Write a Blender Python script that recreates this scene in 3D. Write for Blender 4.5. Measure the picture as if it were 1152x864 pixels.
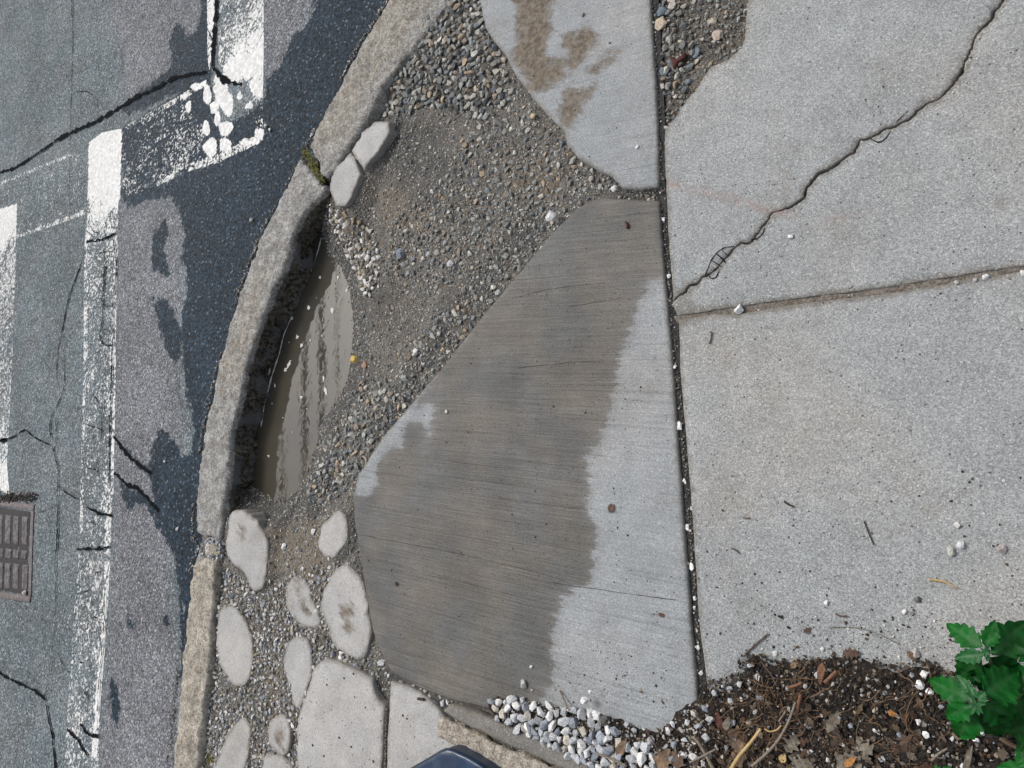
import bpy, bmesh, math, random
import numpy as np
from mathutils import Vector, Matrix, noise as mnoise
from mathutils.geometry import delaunay_2d_cdt

random.seed(7); RNG = np.random.default_rng(7)
S = bpy.context.scene
for o in list(bpy.data.objects): bpy.data.objects.remove(o)

# ---------------------------------------------------------------- camera
PW, PH, F = 1152.0, 864.0, 832.0
CAM_H = 1.55
dn = np.array([600.0, -160.0, -832.0]); dn /= np.linalg.norm(dn)   # straight down, in camera axes
Zw = -dn
Xw = np.array([1.0, 0, 0]) - Zw[0]*Zw; Xw /= np.linalg.norm(Xw)
Yw = np.cross(Zw, Xw)
R = np.array([Xw, Yw, Zw])                                           # camera -> world
cam = bpy.data.cameras.new('camera'); co = bpy.data.objects.new('camera', cam)
S.collection.objects.link(co); S.camera = co
co.matrix_world = Matrix([list(R[0])+[0], list(R[1])+[0], list(R[2])+[CAM_H], [0, 0, 0, 1]])
cam.sensor_width = 36; cam.lens = 36*F/PW; cam.clip_start = 0.02; cam.clip_end = 500

# ---------------------------------------------------------------- world, sun, exposure
SUN_EL, SUN_AZ = math.radians(52), math.radians(150)     # azimuth of the light in the XY plane, from +X
w = bpy.data.worlds.new('World'); S.world = w; w.use_nodes = True
nt = w.node_tree; nt.nodes.clear()
sky = nt.nodes.new('ShaderNodeTexSky'); sky.sky_type = 'NISHITA'; sky.sun_disc = False
sky.sun_elevation = SUN_EL; sky.sun_rotation = math.radians(90) - SUN_AZ
sky.air_density = 1.0; sky.dust_density = 5.0; sky.ozone_density = 1.0
hs = nt.nodes.new('ShaderNodeHueSaturation'); hs.inputs['Saturation'].default_value = 0.45
bg = nt.nodes.new('ShaderNodeBackground'); bg.inputs['Strength'].default_value = 0.13
wo = nt.nodes.new('ShaderNodeOutputWorld')
nt.links.new(sky.outputs[0], hs.inputs['Color']); nt.links.new(hs.outputs[0], bg.inputs[0]); nt.links.new(bg.outputs[0], wo.inputs[0])
sl = bpy.data.lights.new('sun', 'SUN'); sl.energy = 1.3; sl.angle = math.radians(14); sl.color = (1, .98, .95)
so = bpy.data.objects.new('sun', sl); S.collection.objects.link(so)
sd = Vector((math.cos(SUN_EL)*math.cos(SUN_AZ), math.cos(SUN_EL)*math.sin(SUN_AZ), math.sin(SUN_EL)))
so.rotation_euler = sd.to_track_quat('Z', 'Y').to_euler(); so.location = (0, 0, 5)
S.view_settings.view_transform = 'Standard'; S.view_settings.look = 'None'
S.view_settings.exposure = 0.16; S.view_settings.gamma = 1
S.render.engine = 'CYCLES'

# ---------------------------------------------------------------- projection helpers
def P(x, y, z=0.0):
    "point of the plane at height z seen at photo pixel (x, y)"
    d = R @ np.array([x-PW/2, PH/2-y, -F])
    t = (z-CAM_H)/d[2]
    return np.array([d[0]*t, d[1]*t, z])
def PP(pts, z=0.0): return np.array([P(x, y, z)[:2] for x, y in pts])
def proj(X, Y, Z):
    q = np.stack([np.asarray(X, float), np.asarray(Y, float), np.asarray(Z, float)+0*np.asarray(X)-CAM_H], -1) @ R
    return PW/2 + F*q[..., 0]/-q[..., 2], PH/2 - F*q[..., 1]/-q[..., 2]

def sdf(XY, poly):
    "signed distance, positive inside"
    XY = np.asarray(XY, float); poly = np.asarray(poly, float); out = np.empty(len(XY))
    A = poly; B = np.roll(poly, -1, 0)
    for s in range(0, len(XY), 20000):
        p = XY[s:s+20000][:, None, :]
        ab = B-A; t = np.clip(((p-A)*ab).sum(-1)/np.maximum((ab*ab).sum(-1), 1e-12), 0, 1)
        d = np.sqrt((((p-A)-t[..., None]*ab)**2).sum(-1)).min(1)
        y = p[..., 1]; c = (A[:, 1] > y) != (B[:, 1] > y)
        xi = A[:, 0]+(y-A[:, 1])*ab[:, 0]/np.where(np.abs(ab[:, 1]) < 1e-12, 1e-12, ab[:, 1])
        ins = ((c & (p[..., 0] < xi)).sum(1) % 2).astype(bool)
        out[s:s+20000] = np.where(ins, d, -d)
    return out
def pdist(XY, line):
    XY = np.asarray(XY, float); out = np.empty(len(XY)); A = line[:-1]; ab = line[1:]-A
    for s in range(0, len(XY), 20000):
        p = XY[s:s+20000][:, None, :]
        t = np.clip(((p-A)*ab).sum(-1)/np.maximum((ab*ab).sum(-1), 1e-12), 0, 1)
        out[s:s+20000] = np.sqrt((((p-A)-t[..., None]*ab)**2).sum(-1)).min(1)
    return out
def union_sdf(XY, polys, z=0.0, smooth=True):
    o = np.full(len(XY), -1.0)
    for q in polys:
        q = crom(PP(q, z)) if smooth else PP(q, z)
        o = np.maximum(o, sdf(XY, q))
    return o
def crom(p, n=5, closed=True):
    p = np.asarray(p, float); N = len(p); out = []
    for i in range(N if closed else N-1):
        if closed: a, b, c, d = p[(i-1) % N], p[i], p[(i+1) % N], p[(i+2) % N]
        else: a, b, c, d = p[max(i-1, 0)], p[i], p[i+1], p[min(i+2, N-1)]
        for k in range(n):
            t = k/n
            out.append(.5*((2*b)+(c-a)*t+(2*a-5*b+4*c-d)*t*t+(-a+3*b-3*c+d)*t**3))
    if not closed: out.append(p[-1])
    return np.array(out)
def densify(p, step, closed=True):
    p = np.asarray(p, float); out = []; N = len(p)
    for i in range(N if closed else N-1):
        a, b = p[i], p[(i+1) % N]; k = max(1, int(np.linalg.norm(b-a)/step))
        for j in range(k): out.append(a+(b-a)*j/k)
    if not closed: out.append(p[-1])
    return np.array(out)
def nz(x, y, s, seed=0.0): return mnoise.noise(Vector((x*s+seed*7.31, y*s-seed*3.7, seed*1.9)))
def fbm(XY, s, seed=0.0, oct=3):
    return np.array([sum(mnoise.noise(Vector((x*s*2**k+seed*7.3, y*s*2**k-seed*3.7, seed*1.9+k)))/2**k for k in range(oct)) for x, y in XY])
def jitter(p, amp, seed, closed=True, scales=(25, 90)):
    p = np.asarray(p, float)
    if closed: t = np.roll(p, -1, 0)-np.roll(p, 1, 0)
    else: t = np.gradient(p, axis=0)
    n = np.stack([t[:, 1], -t[:, 0]], 1); n /= np.maximum(np.linalg.norm(n, axis=1), 1e-9)[:, None]
    v = np.array([nz(x, y, scales[0], seed)+.6*nz(x, y, scales[1], seed+5) for x, y in p])
    return p+n*(v*amp)[:, None]

# ---------------------------------------------------------------- tagging
def tag(o, label=None, cat=None, group=None, kind=None):
    if label: o['label'] = label
    if cat: o['category'] = cat
    if group: o['group'] = group
    if kind: o['kind'] = kind
    return o
def link(o): S.collection.objects.link(o); return o
def mesh_obj(name, verts, faces, mat, parent=None, smooth=False, attrs=None, cols=None):
    me = bpy.data.meshes.new(name)
    me.from_pydata([tuple(v) for v in verts] if not isinstance(verts, np.ndarray) else verts.tolist(), [], faces if isinstance(faces, list) else faces.tolist())
    for k, v in (attrs or {}).items():
        a = me.attributes.new(k, 'FLOAT', 'POINT'); a.data.foreach_set('value', np.asarray(v, np.float32))
    if cols is not None:
        a = me.attributes.new('col', 'FLOAT_COLOR', 'POINT')
        a.data.foreach_set('color', np.hstack([cols, np.ones((len(cols), 1))]).astype(np.float32).ravel())
    if mat: me.materials.append(mat)
    if smooth: me.shade_smooth()
    o = bpy.data.objects.new(name, me); link(o)
    if parent: o.parent = parent
    return o
def recenter(o):
    "put the origin of a top-level mesh at its base"
    me = o.data; n = len(me.vertices); a = np.empty(n*3); me.vertices.foreach_get('co', a); a = a.reshape(-1, 3)
    c = np.array([(a[:, 0].min()+a[:, 0].max())/2, (a[:, 1].min()+a[:, 1].max())/2, a[:, 2].min()])
    me.vertices.foreach_set('co', (a-c).ravel()); o.location = c; me.update(); return o

# ---------------------------------------------------------------- material DSL
class M:
    def __init__(s, name):
        s.m = bpy.data.materials.new(name); s.m.use_nodes = True; s.t = s.m.node_tree; s.n = s.t.nodes
        s.b = s.n['Principled BSDF']; s.pos = s.n.new('ShaderNodeNewGeometry').outputs['Position']
    def l(s, v, i):
        if isinstance(v, bpy.types.NodeSocket): s.t.links.new(v, i)
        elif v is not None:
            if i.type == 'RGBA' and len(v) == 3: v = (*v, 1)
            i.default_value = v
    def noise(s, sc, det=2, rough=.5, vec=None, dist=0, col=False):
        n = s.n.new('ShaderNodeTexNoise'); n.inputs['Scale'].default_value = sc; n.inputs['Detail'].default_value = det
        n.inputs['Roughness'].default_value = rough; n.inputs['Distortion'].default_value = dist
        s.l(s.pos if vec is None else vec, n.inputs['Vector']); return n.outputs['Color' if col else 0]
    def vor(s, sc, out='Distance', vec=None, feat='F1', rnd=1):
        n = s.n.new('ShaderNodeTexVoronoi'); n.feature = feat; n.inputs['Scale'].default_value = sc; n.inputs['Randomness'].default_value = rnd
        s.l(s.pos if vec is None else vec, n.inputs['Vector']); return n.outputs[out]
    def math(s, op, a, b=0, clamp=False):
        n = s.n.new('ShaderNodeMath'); n.operation = op; n.use_clamp = clamp; s.l(a, n.inputs[0]); s.l(b, n.inputs[1]); return n.outputs[0]
    def mul(s, a, b): return s.math('MULTIPLY', a, b)
    def add(s, a, b): return s.math('ADD', a, b)
    def inv(s, a): return s.math('SUBTRACT', 1.0, a)
    def mr(s, v, a, b, c=0, d=1, smooth=True):
        n = s.n.new('ShaderNodeMapRange'); n.interpolation_type = 'SMOOTHSTEP' if smooth else 'LINEAR'
        for i, x in zip(range(5), (v, a, b, c, d)): s.l(x, n.inputs[i])
        return n.outputs[0]
    def mix(s, f, a, b, mode='MIX'):
        n = s.n.new('ShaderNodeMix'); n.data_type = 'RGBA'; n.blend_type = mode
        s.l(f, n.inputs[0]); s.l(a, n.inputs[6]); s.l(b, n.inputs[7]); return n.outputs[2]
    def attr(s, name, col=False):
        n = s.n.new('ShaderNodeAttribute'); n.attribute_name = name; return n.outputs['Color' if col else 'Fac']
    def sep(s, v):
        n = s.n.new('ShaderNodeSeparateXYZ'); s.l(v, n.inputs[0]); return n.outputs
    def scalevec(s, ang, sx, sy, sz=1):
        n = s.n.new('ShaderNodeMapping'); n.vector_type = 'TEXTURE'; n.inputs['Rotation'].default_value = (0, 0, ang)
        n.inputs['Scale'].default_value = (1/sx, 1/sy, 1/sz); s.l(s.pos, n.inputs[0]); return n.outputs[0]
    def gray(s, v):
        n = s.n.new('ShaderNodeCombineColor')
        for i in range(3): s.l(v, n.inputs[i])
        return n.outputs[0]
    def bump(s, h, strength, dist):
        n = s.n.new('ShaderNodeBump'); n.inputs['Strength'].default_value = strength; n.inputs['Distance'].default_value = dist
        s.l(h, n.inputs['Height']); s.t.links.new(n.outputs[0], s.b.inputs['Normal'])
    def done(s, col=None, rough=None, spec=None):
        s.l(col, s.b.inputs['Base Color']); s.l(rough, s.b.inputs['Roughness']); s.l(spec, s.b.inputs['Specular IOR Level']); return s.m

# asphalt with wet areas and worn paint
def mat_asphalt():
    m = M('asphalt')
    cell = m.sep(m.vor(135, 'Color'))[0]; d = m.vor(135, 'Distance')
    agg = m.mr(cell, 0, 1, .55, 1.45, False)
    gap = m.mr(d, .25, .8, 1, .45)
    fine = m.mr(m.noise(260, 4, .7), .32, .68, .6, 1.4)
    big = m.mr(m.noise(3.2, 4), .3, .7, .84, 1.14); mid = m.mr(m.noise(24, 3), .3, .7, .9, 1.1)
    v = m.mul(m.mul(m.mul(agg, gap), fine), m.mul(big, mid))
    dry = m.mix(m.mr(m.noise(5, 3), .35, .65), (.185, .222, .238), (.205, .228, .238))
    dry = m.mix(m.mr(m.attr('lav'), -.05, .05), dry, (.225, .233, .25))
    dry = m.mix(1.0, dry, m.gray(v), 'MULTIPLY')
    spark = m.mr(cell, .955, .97)
    dry = m.mix(m.mul(spark, .55), dry, (.5, .5, .5))
    wn = m.add(m.mul(m.add(m.noise(22, 5, .65), -.5), .11), m.mul(m.add(m.noise(150, 3), -.5), .035))
    wet = m.mr(m.add(m.attr('wet'), wn), -.008, .010)
    wcol = m.mix(1.0, (.014, .030, .048), m.gray(m.mul(m.mul(agg, agg), m.mul(gap, big))), 'MULTIPLY')
    wcol = m.mix(m.mul(m.mr(cell, .955, .975), .5), wcol, (.20, .23, .26))
    c = m.mix(wet, dry, wcol)
    # worn paint
    ed = m.mr(m.add(m.attr('pd'), m.mul(m.add(m.noise(70, 3), -.5), .012)), -.001, .001)
    pn = m.add(m.mul(m.noise(72, 4, .72), .8), m.mul(m.noise(14, 2), .2))
    pn = m.math('SUBTRACT', pn, m.mr(m.vor(9, feat='DISTANCE_TO_EDGE', vec=m.scalevec(0, 1, .55)), 0, .035, .16, 0))
    pm = m.mul(ed, m.mr(m.math('SUBTRACT', pn, m.attr('pw')), -.012, .012))
    blob = m.mr(m.add(m.attr('pb'), m.mul(m.add(m.noise(70, 4, .7), -.5), .034)), -.001, .001)
    pm = m.math('MAXIMUM', pm, blob)
    pc = m.mix(m.mr(m.noise(60, 4), .35, .7), (.62, .62, .60), (.86, .86, .85))
    pc = m.mix(m.mr(m.noise(7, 2), .45, .65, 0, .18), pc, (.55, .53, .48))
    c = m.mix(pm, c, pc)
    h = m.add(m.mul(m.inv(d), .6), m.mul(m.noise(500, 2), .5))
    m.bump(m.add(h, m.mul(pm, .35)), .55, .003)
    rg = m.mix(wet, m.gray(.92), m.gray(m.mr(m.noise(90, 3), .3, .7, .55, .8)))
    return m.done(c, rg, .15)

def mat_concrete(name, base=(.36, .36, .36), broom=None, speck=.5, scale=1.0, wetcol=(.135, .122, .105), stain=False, warm=(.39, .365, .335)):
    m = M(name)
    big = m.mr(m.noise(2.6, 4), .3, .7, .92, 1.07); mid = m.mr(m.noise(17, 4), .3, .7, .93, 1.06)
    c = m.mix(m.mr(m.noise(2.1, 3), .42, .68, 0, .6), base, warm)
    c = m.mix(m.mr(m.noise(9, 5, .65), .5, .75, 0, .45), c, tuple(q*.86 for q in base))
    c = m.mix(m.mul(m.mr(m.noise(4.5, 6, .7, dist=.5), .54, .66), .28), c, (.25, .225, .185))
    eb = m.mr(m.add(m.attr('edge'), m.mul(m.add(m.noise(35, 5, .75), -.5), .034)), .001, .014, .6, 0)
    c = m.mix(eb, c, (.17, .15, .12))
    cell = m.sep(m.vor(430*scale, 'Color'))[0]; d = m.vor(430*scale, 'Distance')
    a = m.mr(cell, 0, 1, 1-speck*.42, 1+speck*.34, False)
    fine = m.mr(m.noise(800*scale, 3, .75), .34, .66, 1-speck*.46, 1+speck*.36)
    v = m.mul(m.mul(a, fine), m.mul(big, mid))
    h = m.add(m.mul(m.noise(420*scale, 3), .7), m.mul(m.inv(d), .5*speck))
    if broom is not None:
        st = m.noise(30, 4, .75, vec=m.scalevec(broom, .16, 9, 1), dist=.5)
        st2 = m.noise(30, 2, .5, vec=m.scalevec(broom, .035, 3.2, 1))
        v = m.mul(v, m.mul(m.mr(st, .36, .62, .92, 1.05), m.mr(st2, .33, .42, .86, 1.0)))
        h = m.add(h, m.mul(st, 1.6))
    # dark pores and pale grains
    pc = m.sep(m.vor(85*scale, 'Color'))[1]; pd = m.vor(85*scale, 'Distance')
    pore = m.mul(m.mr(pc, .80, .82), m.mr(pd, .10, .20, 1, 0))
    gc = m.sep(m.vor(150*scale, 'Color'))[2]; gd = m.vor(150*scale, 'Distance')
    grain = m.mul(m.mr(gc, .86, .88), m.mr(gd, .18, .32, 1, 0))
    gcol = m.mix(1.0, c, m.gray(v), 'MULTIPLY')
    gcol = m.mix(m.mul(grain, .55*speck), gcol, (.66, .65, .62))
    if stain:
        sn = m.add(m.mul(m.add(m.noise(26, 6, .75, vec=m.scalevec(math.radians(-28), .55, 1.5, 1)), -.5), .12), m.mul(m.add(m.noise(5, 2), -.5), .02))
        mud = m.mr(m.add(m.attr('mud'), sn), -.014, .012)
        mc = m.mix(m.mr(m.noise(50, 5, .7), .35, .65), (.095, .075, .052), (.20, .16, .115))
        gcol = m.mix(m.mul(mud, m.mul(m.mr(m.noise(90, 4), .25, .6, .62, 1), m.mr(m.add(m.attr('mud'), sn), 0, .03, .72, 1))), gcol, m.mix(1.0, mc, m.gray(fine), 'MULTIPLY'))
        # moisture: crisp edge that follows the broom marks
        bn = m.noise(22, 5, .7, vec=m.scalevec(broom if broom is not None else 0, .5, 3.0, 1))
        wn = m.add(m.mul(m.add(bn, -.5), .075), m.mul(m.add(m.noise(11, 2), -.5), .03))
        wet = m.mr(m.add(m.attr('wet'), wn), -.006, .007)
        patch = m.mr(m.noise(4.5, 5, .6), .38, .62)
        wc = m.mix(patch, wetcol, (.113, .114, .110))
        wv_ = m.mul(v, m.mr(m.noise(6, 4), .3, .7, .84, 1.16))
        if broom is not None: wv_ = m.mul(wv_, m.mul(m.mr(st, .34, .6, .86, 1.08), m.mr(m.noise(18, 2, .5, vec=m.scalevec(broom, .06, 5, 1)), .34, .40, .82, 1.0)))
        wc = m.mix(1.0, wc, m.gray(wv_), 'MULTIPLY')
        half = m.mul(m.mr(m.add(m.attr('wet'), m.mul(wn, 1.25)), -.028, -.002), .22)
        gcol = m.mix(half, gcol, wc)
        gcol = m.mix(m.mul(wet, m.mr(m.add(m.attr('wet'), wn), 0, .03, .86, 1)), gcol, wc)
        m.l(m.mix(wet, m.gray(.88), m.gray(.52)), m.b.inputs['Roughness'])
        rc = m.mul(m.mr(m.attr('rust'), -.008, .010), m.mr(m.noise(110, 5, .75), .44, .58))
        gcol = m.mix(m.mul(rc, .62), gcol, (.30, .17, .13))
        sp = m.mul(m.mr(m.add(m.attr('spot'), m.mul(m.add(m.noise(50, 4), -.5), .03)), -.01, .01), .55)
        gcol = m.mix(sp, gcol, (.14, .115, .09))
    else: m.l(.88, m.b.inputs['Roughness'])
    gcol = m.mix(m.mul(pore, .8), gcol, (.045, .04, .038))
    h = m.math('SUBTRACT', h, m.mul(pore, 2))
    m.bump(h, .6, .0016)
    # broken side faces show coarse aggregate
    nz_ = m.sep(m.n['Geometry'].outputs['Normal'])[2] if 'Geometry' in m.n else None
    return m.done(gcol, None, .3)

def mat_granite(name, base, dark_face=True, tan=(.36, .30, .21)):
    m = M(name)
    c = m.mix(m.mul(m.mr(m.add(m.attr('tan'), m.mul(m.add(m.noise(30, 5, .7), -.5), .22)), -.05, .06), .45), base, tan)
    pit = m.mul(m.mr(m.noise(75, 5, .75), .56, .62), .7)
    cell = m.sep(m.vor(230, 'Color'))[0]
    v = m.mul(m.mr(cell, 0, 1, .66, 1.34, False), m.mr(m.noise(300, 4, .7), .3, .7, .72, 1.26))
    v = m.mul(v, m.mr(m.noise(20, 6, .75), .32, .68, .62, 1.25))
    c = m.mix(1.0, c, m.gray(v), 'MULTIPLY')
    c = m.mix(m.mul(m.mr(m.noise(30, 6, .75), .52, .66), .55), c, (.17, .125, .07))
    dk = m.mul(m.mr(m.sep(m.vor(120, 'Color'))[1], .9, .92), m.mr(m.vor(120), .2, .35, 1, 0))
    c = m.mix(m.mul(dk, .7), c, (.05, .045, .04))
    c = m.mix(pit, c, (.11, .09, .06))
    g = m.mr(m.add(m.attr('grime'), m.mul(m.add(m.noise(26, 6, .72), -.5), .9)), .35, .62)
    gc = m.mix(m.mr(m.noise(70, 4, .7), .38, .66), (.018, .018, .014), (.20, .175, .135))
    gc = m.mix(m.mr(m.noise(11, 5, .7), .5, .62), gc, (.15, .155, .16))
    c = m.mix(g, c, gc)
    m.bump(m.add(m.noise(150, 5, .75), m.mul(m.noise(40, 4, .7), 1.6)), 1.0, .007)
    return m.done(c, .82, .3)

def mat_dirt():
    m = M('dirt')
    c = m.mix(m.mr(m.noise(6, 4), .35, .65), (.120, .110, .095), (.165, .152, .133))
    c = m.mix(m.mr(m.noise(16, 5, .7), .5, .7, 0, .8), c, (.105, .098, .090))
    cell = m.sep(m.vor(260, 'Color')); d = m.vor(260)
    sp = m.mix(m.mr(cell[1], 0, 1, 0, 1, False), (.10, .10, .10), (.42, .38, .33))
    c = m.mix(m.mul(m.mr(cell[0], .45, .55), m.mr(d, .3, .5, .8, 0)), c, sp)
    c = m.mix(1.0, c, m.gray(m.mr(m.noise(240, 4, .75), .3, .7, .5, 1.4)), 'MULTIPLY')
    san = m.mr(m.add(m.attr('sand'), m.mul(m.add(m.noise(25, 4), -.5), .07)), -.02, .02)
    c = m.mix(m.mul(san, .4), c, m.mix(1.0, (.27, .21, .145), m.gray(m.mr(m.noise(200, 4), .3, .7, .7, 1.25)), 'MULTIPLY'))
    dk = m.mr(m.add(m.attr('damp'), m.mul(m.add(m.noise(18, 4), -.5), .08)), -.03, .04)
    c = m.mix(dk, c, m.mix(1.0, c, (.52, .54, .57), 'MULTIPLY'))
    m.bump(m.add(m.noise(220, 5, .75), m.mul(m.noise(60, 3), 1.3)), .9, .005)
    return m.done(c, m.mix(dk, m.gray(.92), m.gray(.5)), .3)

def mat_attrcol(name, rough=.8, var=.22, scale=300, bump=.4):
    m = M(name)
    c = m.mix(1.0, m.attr('col', True), m.gray(m.mr(m.noise(scale, 4, .6), .3, .7, 1-var, 1+var)), 'MULTIPLY')
    m.bump(m.noise(scale, 3), bump, .001)
    return m.done(c, rough, .3)
def mat_flat(name, col, rough=.7, var=.2, scale=120, spec=.4, bump=.3, bd=.001, col2=None):
    m = M(name)
    c = m.mix(m.mr(m.noise(scale*.35, 4), .35, .65), col, col2) if col2 else m.mix(0.0, col, col)
    c = m.mix(1.0, c, m.gray(m.mr(m.noise(scale, 4, .65), .3, .7, 1-var, 1+var)), 'MULTIPLY')
    m.bump(m.noise(scale, 4), bump, bd)
    return m.done(c, rough, spec)
def mat_water():
    m = M('muddy_water')
    c = m.mix(m.mr(m.noise(5, 3), .35, .65), (.068, .060, .045), (.054, .051, .044))
    m.bump(m.noise(22, 3, .55, dist=.8), 0.016, .010)
    return m.done(c, .015, .5)
def mat_leaf(name, col, vein):
    m = M(name)
    c = m.mix(m.mr(m.noise(60, 3), .35, .65), col, tuple(x*.7 for x in col))
    c = m.mix(m.mr(m.attr('vein'), .05, .9, 0, .22), c, vein)
    m.bump(m.noise(90, 3), .4, .002)
    m.b.inputs['Transmission Weight'].default_value = 0
    return m.done(c, .5, .2)

BROOM_P = [P(430, 610), P(640, 655)]
BROOM = math.atan2(BROOM_P[1][1]-BROOM_P[0][1], BROOM_P[1][0]-BROOM_P[0][0])
ASPHALT = mat_asphalt()
CONC_R = mat_concrete('rough_concrete', (.315, .330, .332), None, .85, 1.0, stain=True, warm=(.335, .318, .295))
CONC_S = mat_concrete('broomed_concrete', (.315, .333, .342), BROOM, .6, 1.1, stain=True, warm=(.33, .32, .305))
CONC_F = mat_concrete('smooth_concrete', (.40, .395, .385), None, .5, 1.0, stain=True, warm=(.43, .41, .385))
CONC_E = mat_concrete('edging_concrete', (.20, .19, .175), None, .7, 1.0, warm=(.22, .21, .19))
CONC_X = mat_flat('exposed_concrete', (.40, .365, .31), .9, .45, 160, bump=1.0, bd=.006, col2=(.30, .26, .21))
GRAN = mat_granite('granite', (.385, .378, .36), tan=(.38, .335, .26))
GRAN_T = mat_granite('pale_granite', (.47, .435, .375), tan=(.50, .44, .35))
DIRT = mat_dirt()
STONE = mat_attrcol('stone', .8, .28, 260, .5)
FILL = mat_flat('joint_filler', (.022, .023, .025), .8, .5, 180, bump=1, bd=.004, col2=(.04, .038, .034))
GRIT = mat_flat('joint_dirt', (.19, .17, .145), .9, .45, 200, bump=1, bd=.003, col2=(.12, .10, .08))
CRACKM = mat_flat('crack_dark', (.006, .008, .010), 1.0, .3, 200, spec=.08)
WATER = mat_water()

# ---------------------------------------------------------------- builders
def slab(name, out, z=0.0, thick=.10, r=.006, g=.02, mat=None, attrs=None, amp=.0015, seed=1, step=.008, parent=None,
         topamp=.0, sideamp=.003, rows=4, zfun=None, sidegrime=0.0, lean=0.0, tscale=9, edgeamp=0.0):
    """solid piece with outline `out` (world XY), rounded broken rim, displaced side faces"""
    o = jitter(densify(out, step), amp, seed) if amp else densify(out, step)
    area = 0.5*np.sum(o[:, 0]*np.roll(o[:, 1], -1)-np.roll(o[:, 0], -1)*o[:, 1])
    if area < 0: o = o[::-1]
    n = len(o)
    t = np.roll(o, -1, 0)-np.roll(o, 1, 0); nn = np.stack([-t[:, 1], t[:, 0]], 1); nn /= np.maximum(np.linalg.norm(nn, axis=1), 1e-9)[:, None]
    pts = [o]
    for k in (.35, 1.0):
        q = o+nn*r*k; dd = sdf(q, o); pts.append(q[dd > .85*r*k])
    mn, mx = o.min(0), o.max(0)
    gx, gy = np.meshgrid(np.arange(mn[0], mx[0], g), np.arange(mn[1], mx[1], g)); gp = np.stack([gx.ravel(), gy.ravel()], 1)
    gp += RNG.uniform(-.15, .15, gp.shape)*g; dd = sdf(gp, o); pts.append(gp[dd > max(1.5*r, g*.35)])
    allp = np.vstack(pts)
    V, E, Fc, *_ = delaunay_2d_cdt([Vector(p) for p in allp], [(i, (i+1) % n) for i in range(n)], [], 1, 1e-6)
    V = np.array([(v.x, v.y) for v in V]); D = np.abs(sdf(V, o))
    zz = z - r*(1-np.sqrt(np.clip(1-(1-np.clip(D/r, 0, 1))**2, 0, 1)))
    if edgeamp: zz -= np.clip(fbm(V, 60, seed+3), 0, 1)*edgeamp*np.exp(-D/(r*1.5))
    if topamp: zz = zz + fbm(V, tscale, seed)*topamp
    if zfun is not None: zz = zz + zfun(V)
    bm = bmesh.new(); bv = [bm.verts.new((x, y, q)) for (x, y), q in zip(V, zz)]
    for f in Fc:
        a = V[list(f)]; ar = sum(a[i][0]*a[(i+1) % len(a)][1]-a[(i+1) % len(a)][0]*a[i][1] for i in range(len(a)))
        ff = [bv[i] for i in f]
        if ar < 0: ff = ff[::-1]
        try: bm.faces.new(ff).smooth = True
        except ValueError: pass
    bm.normal_update()
    be = [e for e in bm.edges if len(e.link_faces) == 1]
    side_from = len(bm.verts)
    cen = V.mean(0)
    for k in range(rows):
        ret = bmesh.ops.extrude_edge_only(bm, edges=be)
        nv = [x for x in ret['geom'] if isinstance(x, bmesh.types.BMVert)]; be = [x for x in ret['geom'] if isinstance(x, bmesh.types.BMEdge)]
        for v_ in nv:
            v_.co.z = v_.co.z - thick/rows
            c = mnoise.noise_vector(v_.co*45)*sideamp+mnoise.noise_vector(v_.co*15)*sideamp*1.2
            v_.co.x += c.x; v_.co.y += c.y
            if lean: v_.co.x += lean/rows
    bmesh.ops.recalc_face_normals(bm, faces=bm.faces)
    tops = [f for f in bm.faces if abs(f.normal.z) > .9]
    if tops and sum(f.normal.z for f in tops) < 0: bmesh.ops.reverse_faces(bm, faces=bm.faces)
    me = bpy.data.meshes.new(name); bm.to_mesh(me); bm.free()
    N = len(me.vertices); a = np.empty(N*3); me.vertices.foreach_get('co', a); a = a.reshape(-1, 3)
    for k in ('wet', 'mud', 'rust', 'spot', 'tan'):
        v = attrs[k](a[:, :2]) if attrs and k in attrs else np.full(N, -1.0)
        at = me.attributes.new(k, 'FLOAT', 'POINT'); at.data.foreach_set('value', v.astype(np.float32))
    at = me.attributes.new('edge', 'FLOAT', 'POINT'); at.data.foreach_set('value', np.abs(sdf(a[:, :2], o)).astype(np.float32))
    at = me.attributes.new('grime', 'FLOAT', 'POINT')
    gr = np.clip((z-r*.6-a[:, 2])/.02, 0, 1)*sidegrime
    if attrs and 'grime' in attrs: gr = attrs['grime'](a)
    at.data.foreach_set('value', gr.astype(np.float32))
    if mat: me.materials.append(mat)
    ob = bpy.data.objects.new(name, me); link(ob)
    if parent: ob.parent = parent
    else: recenter(ob)
    return ob

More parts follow.
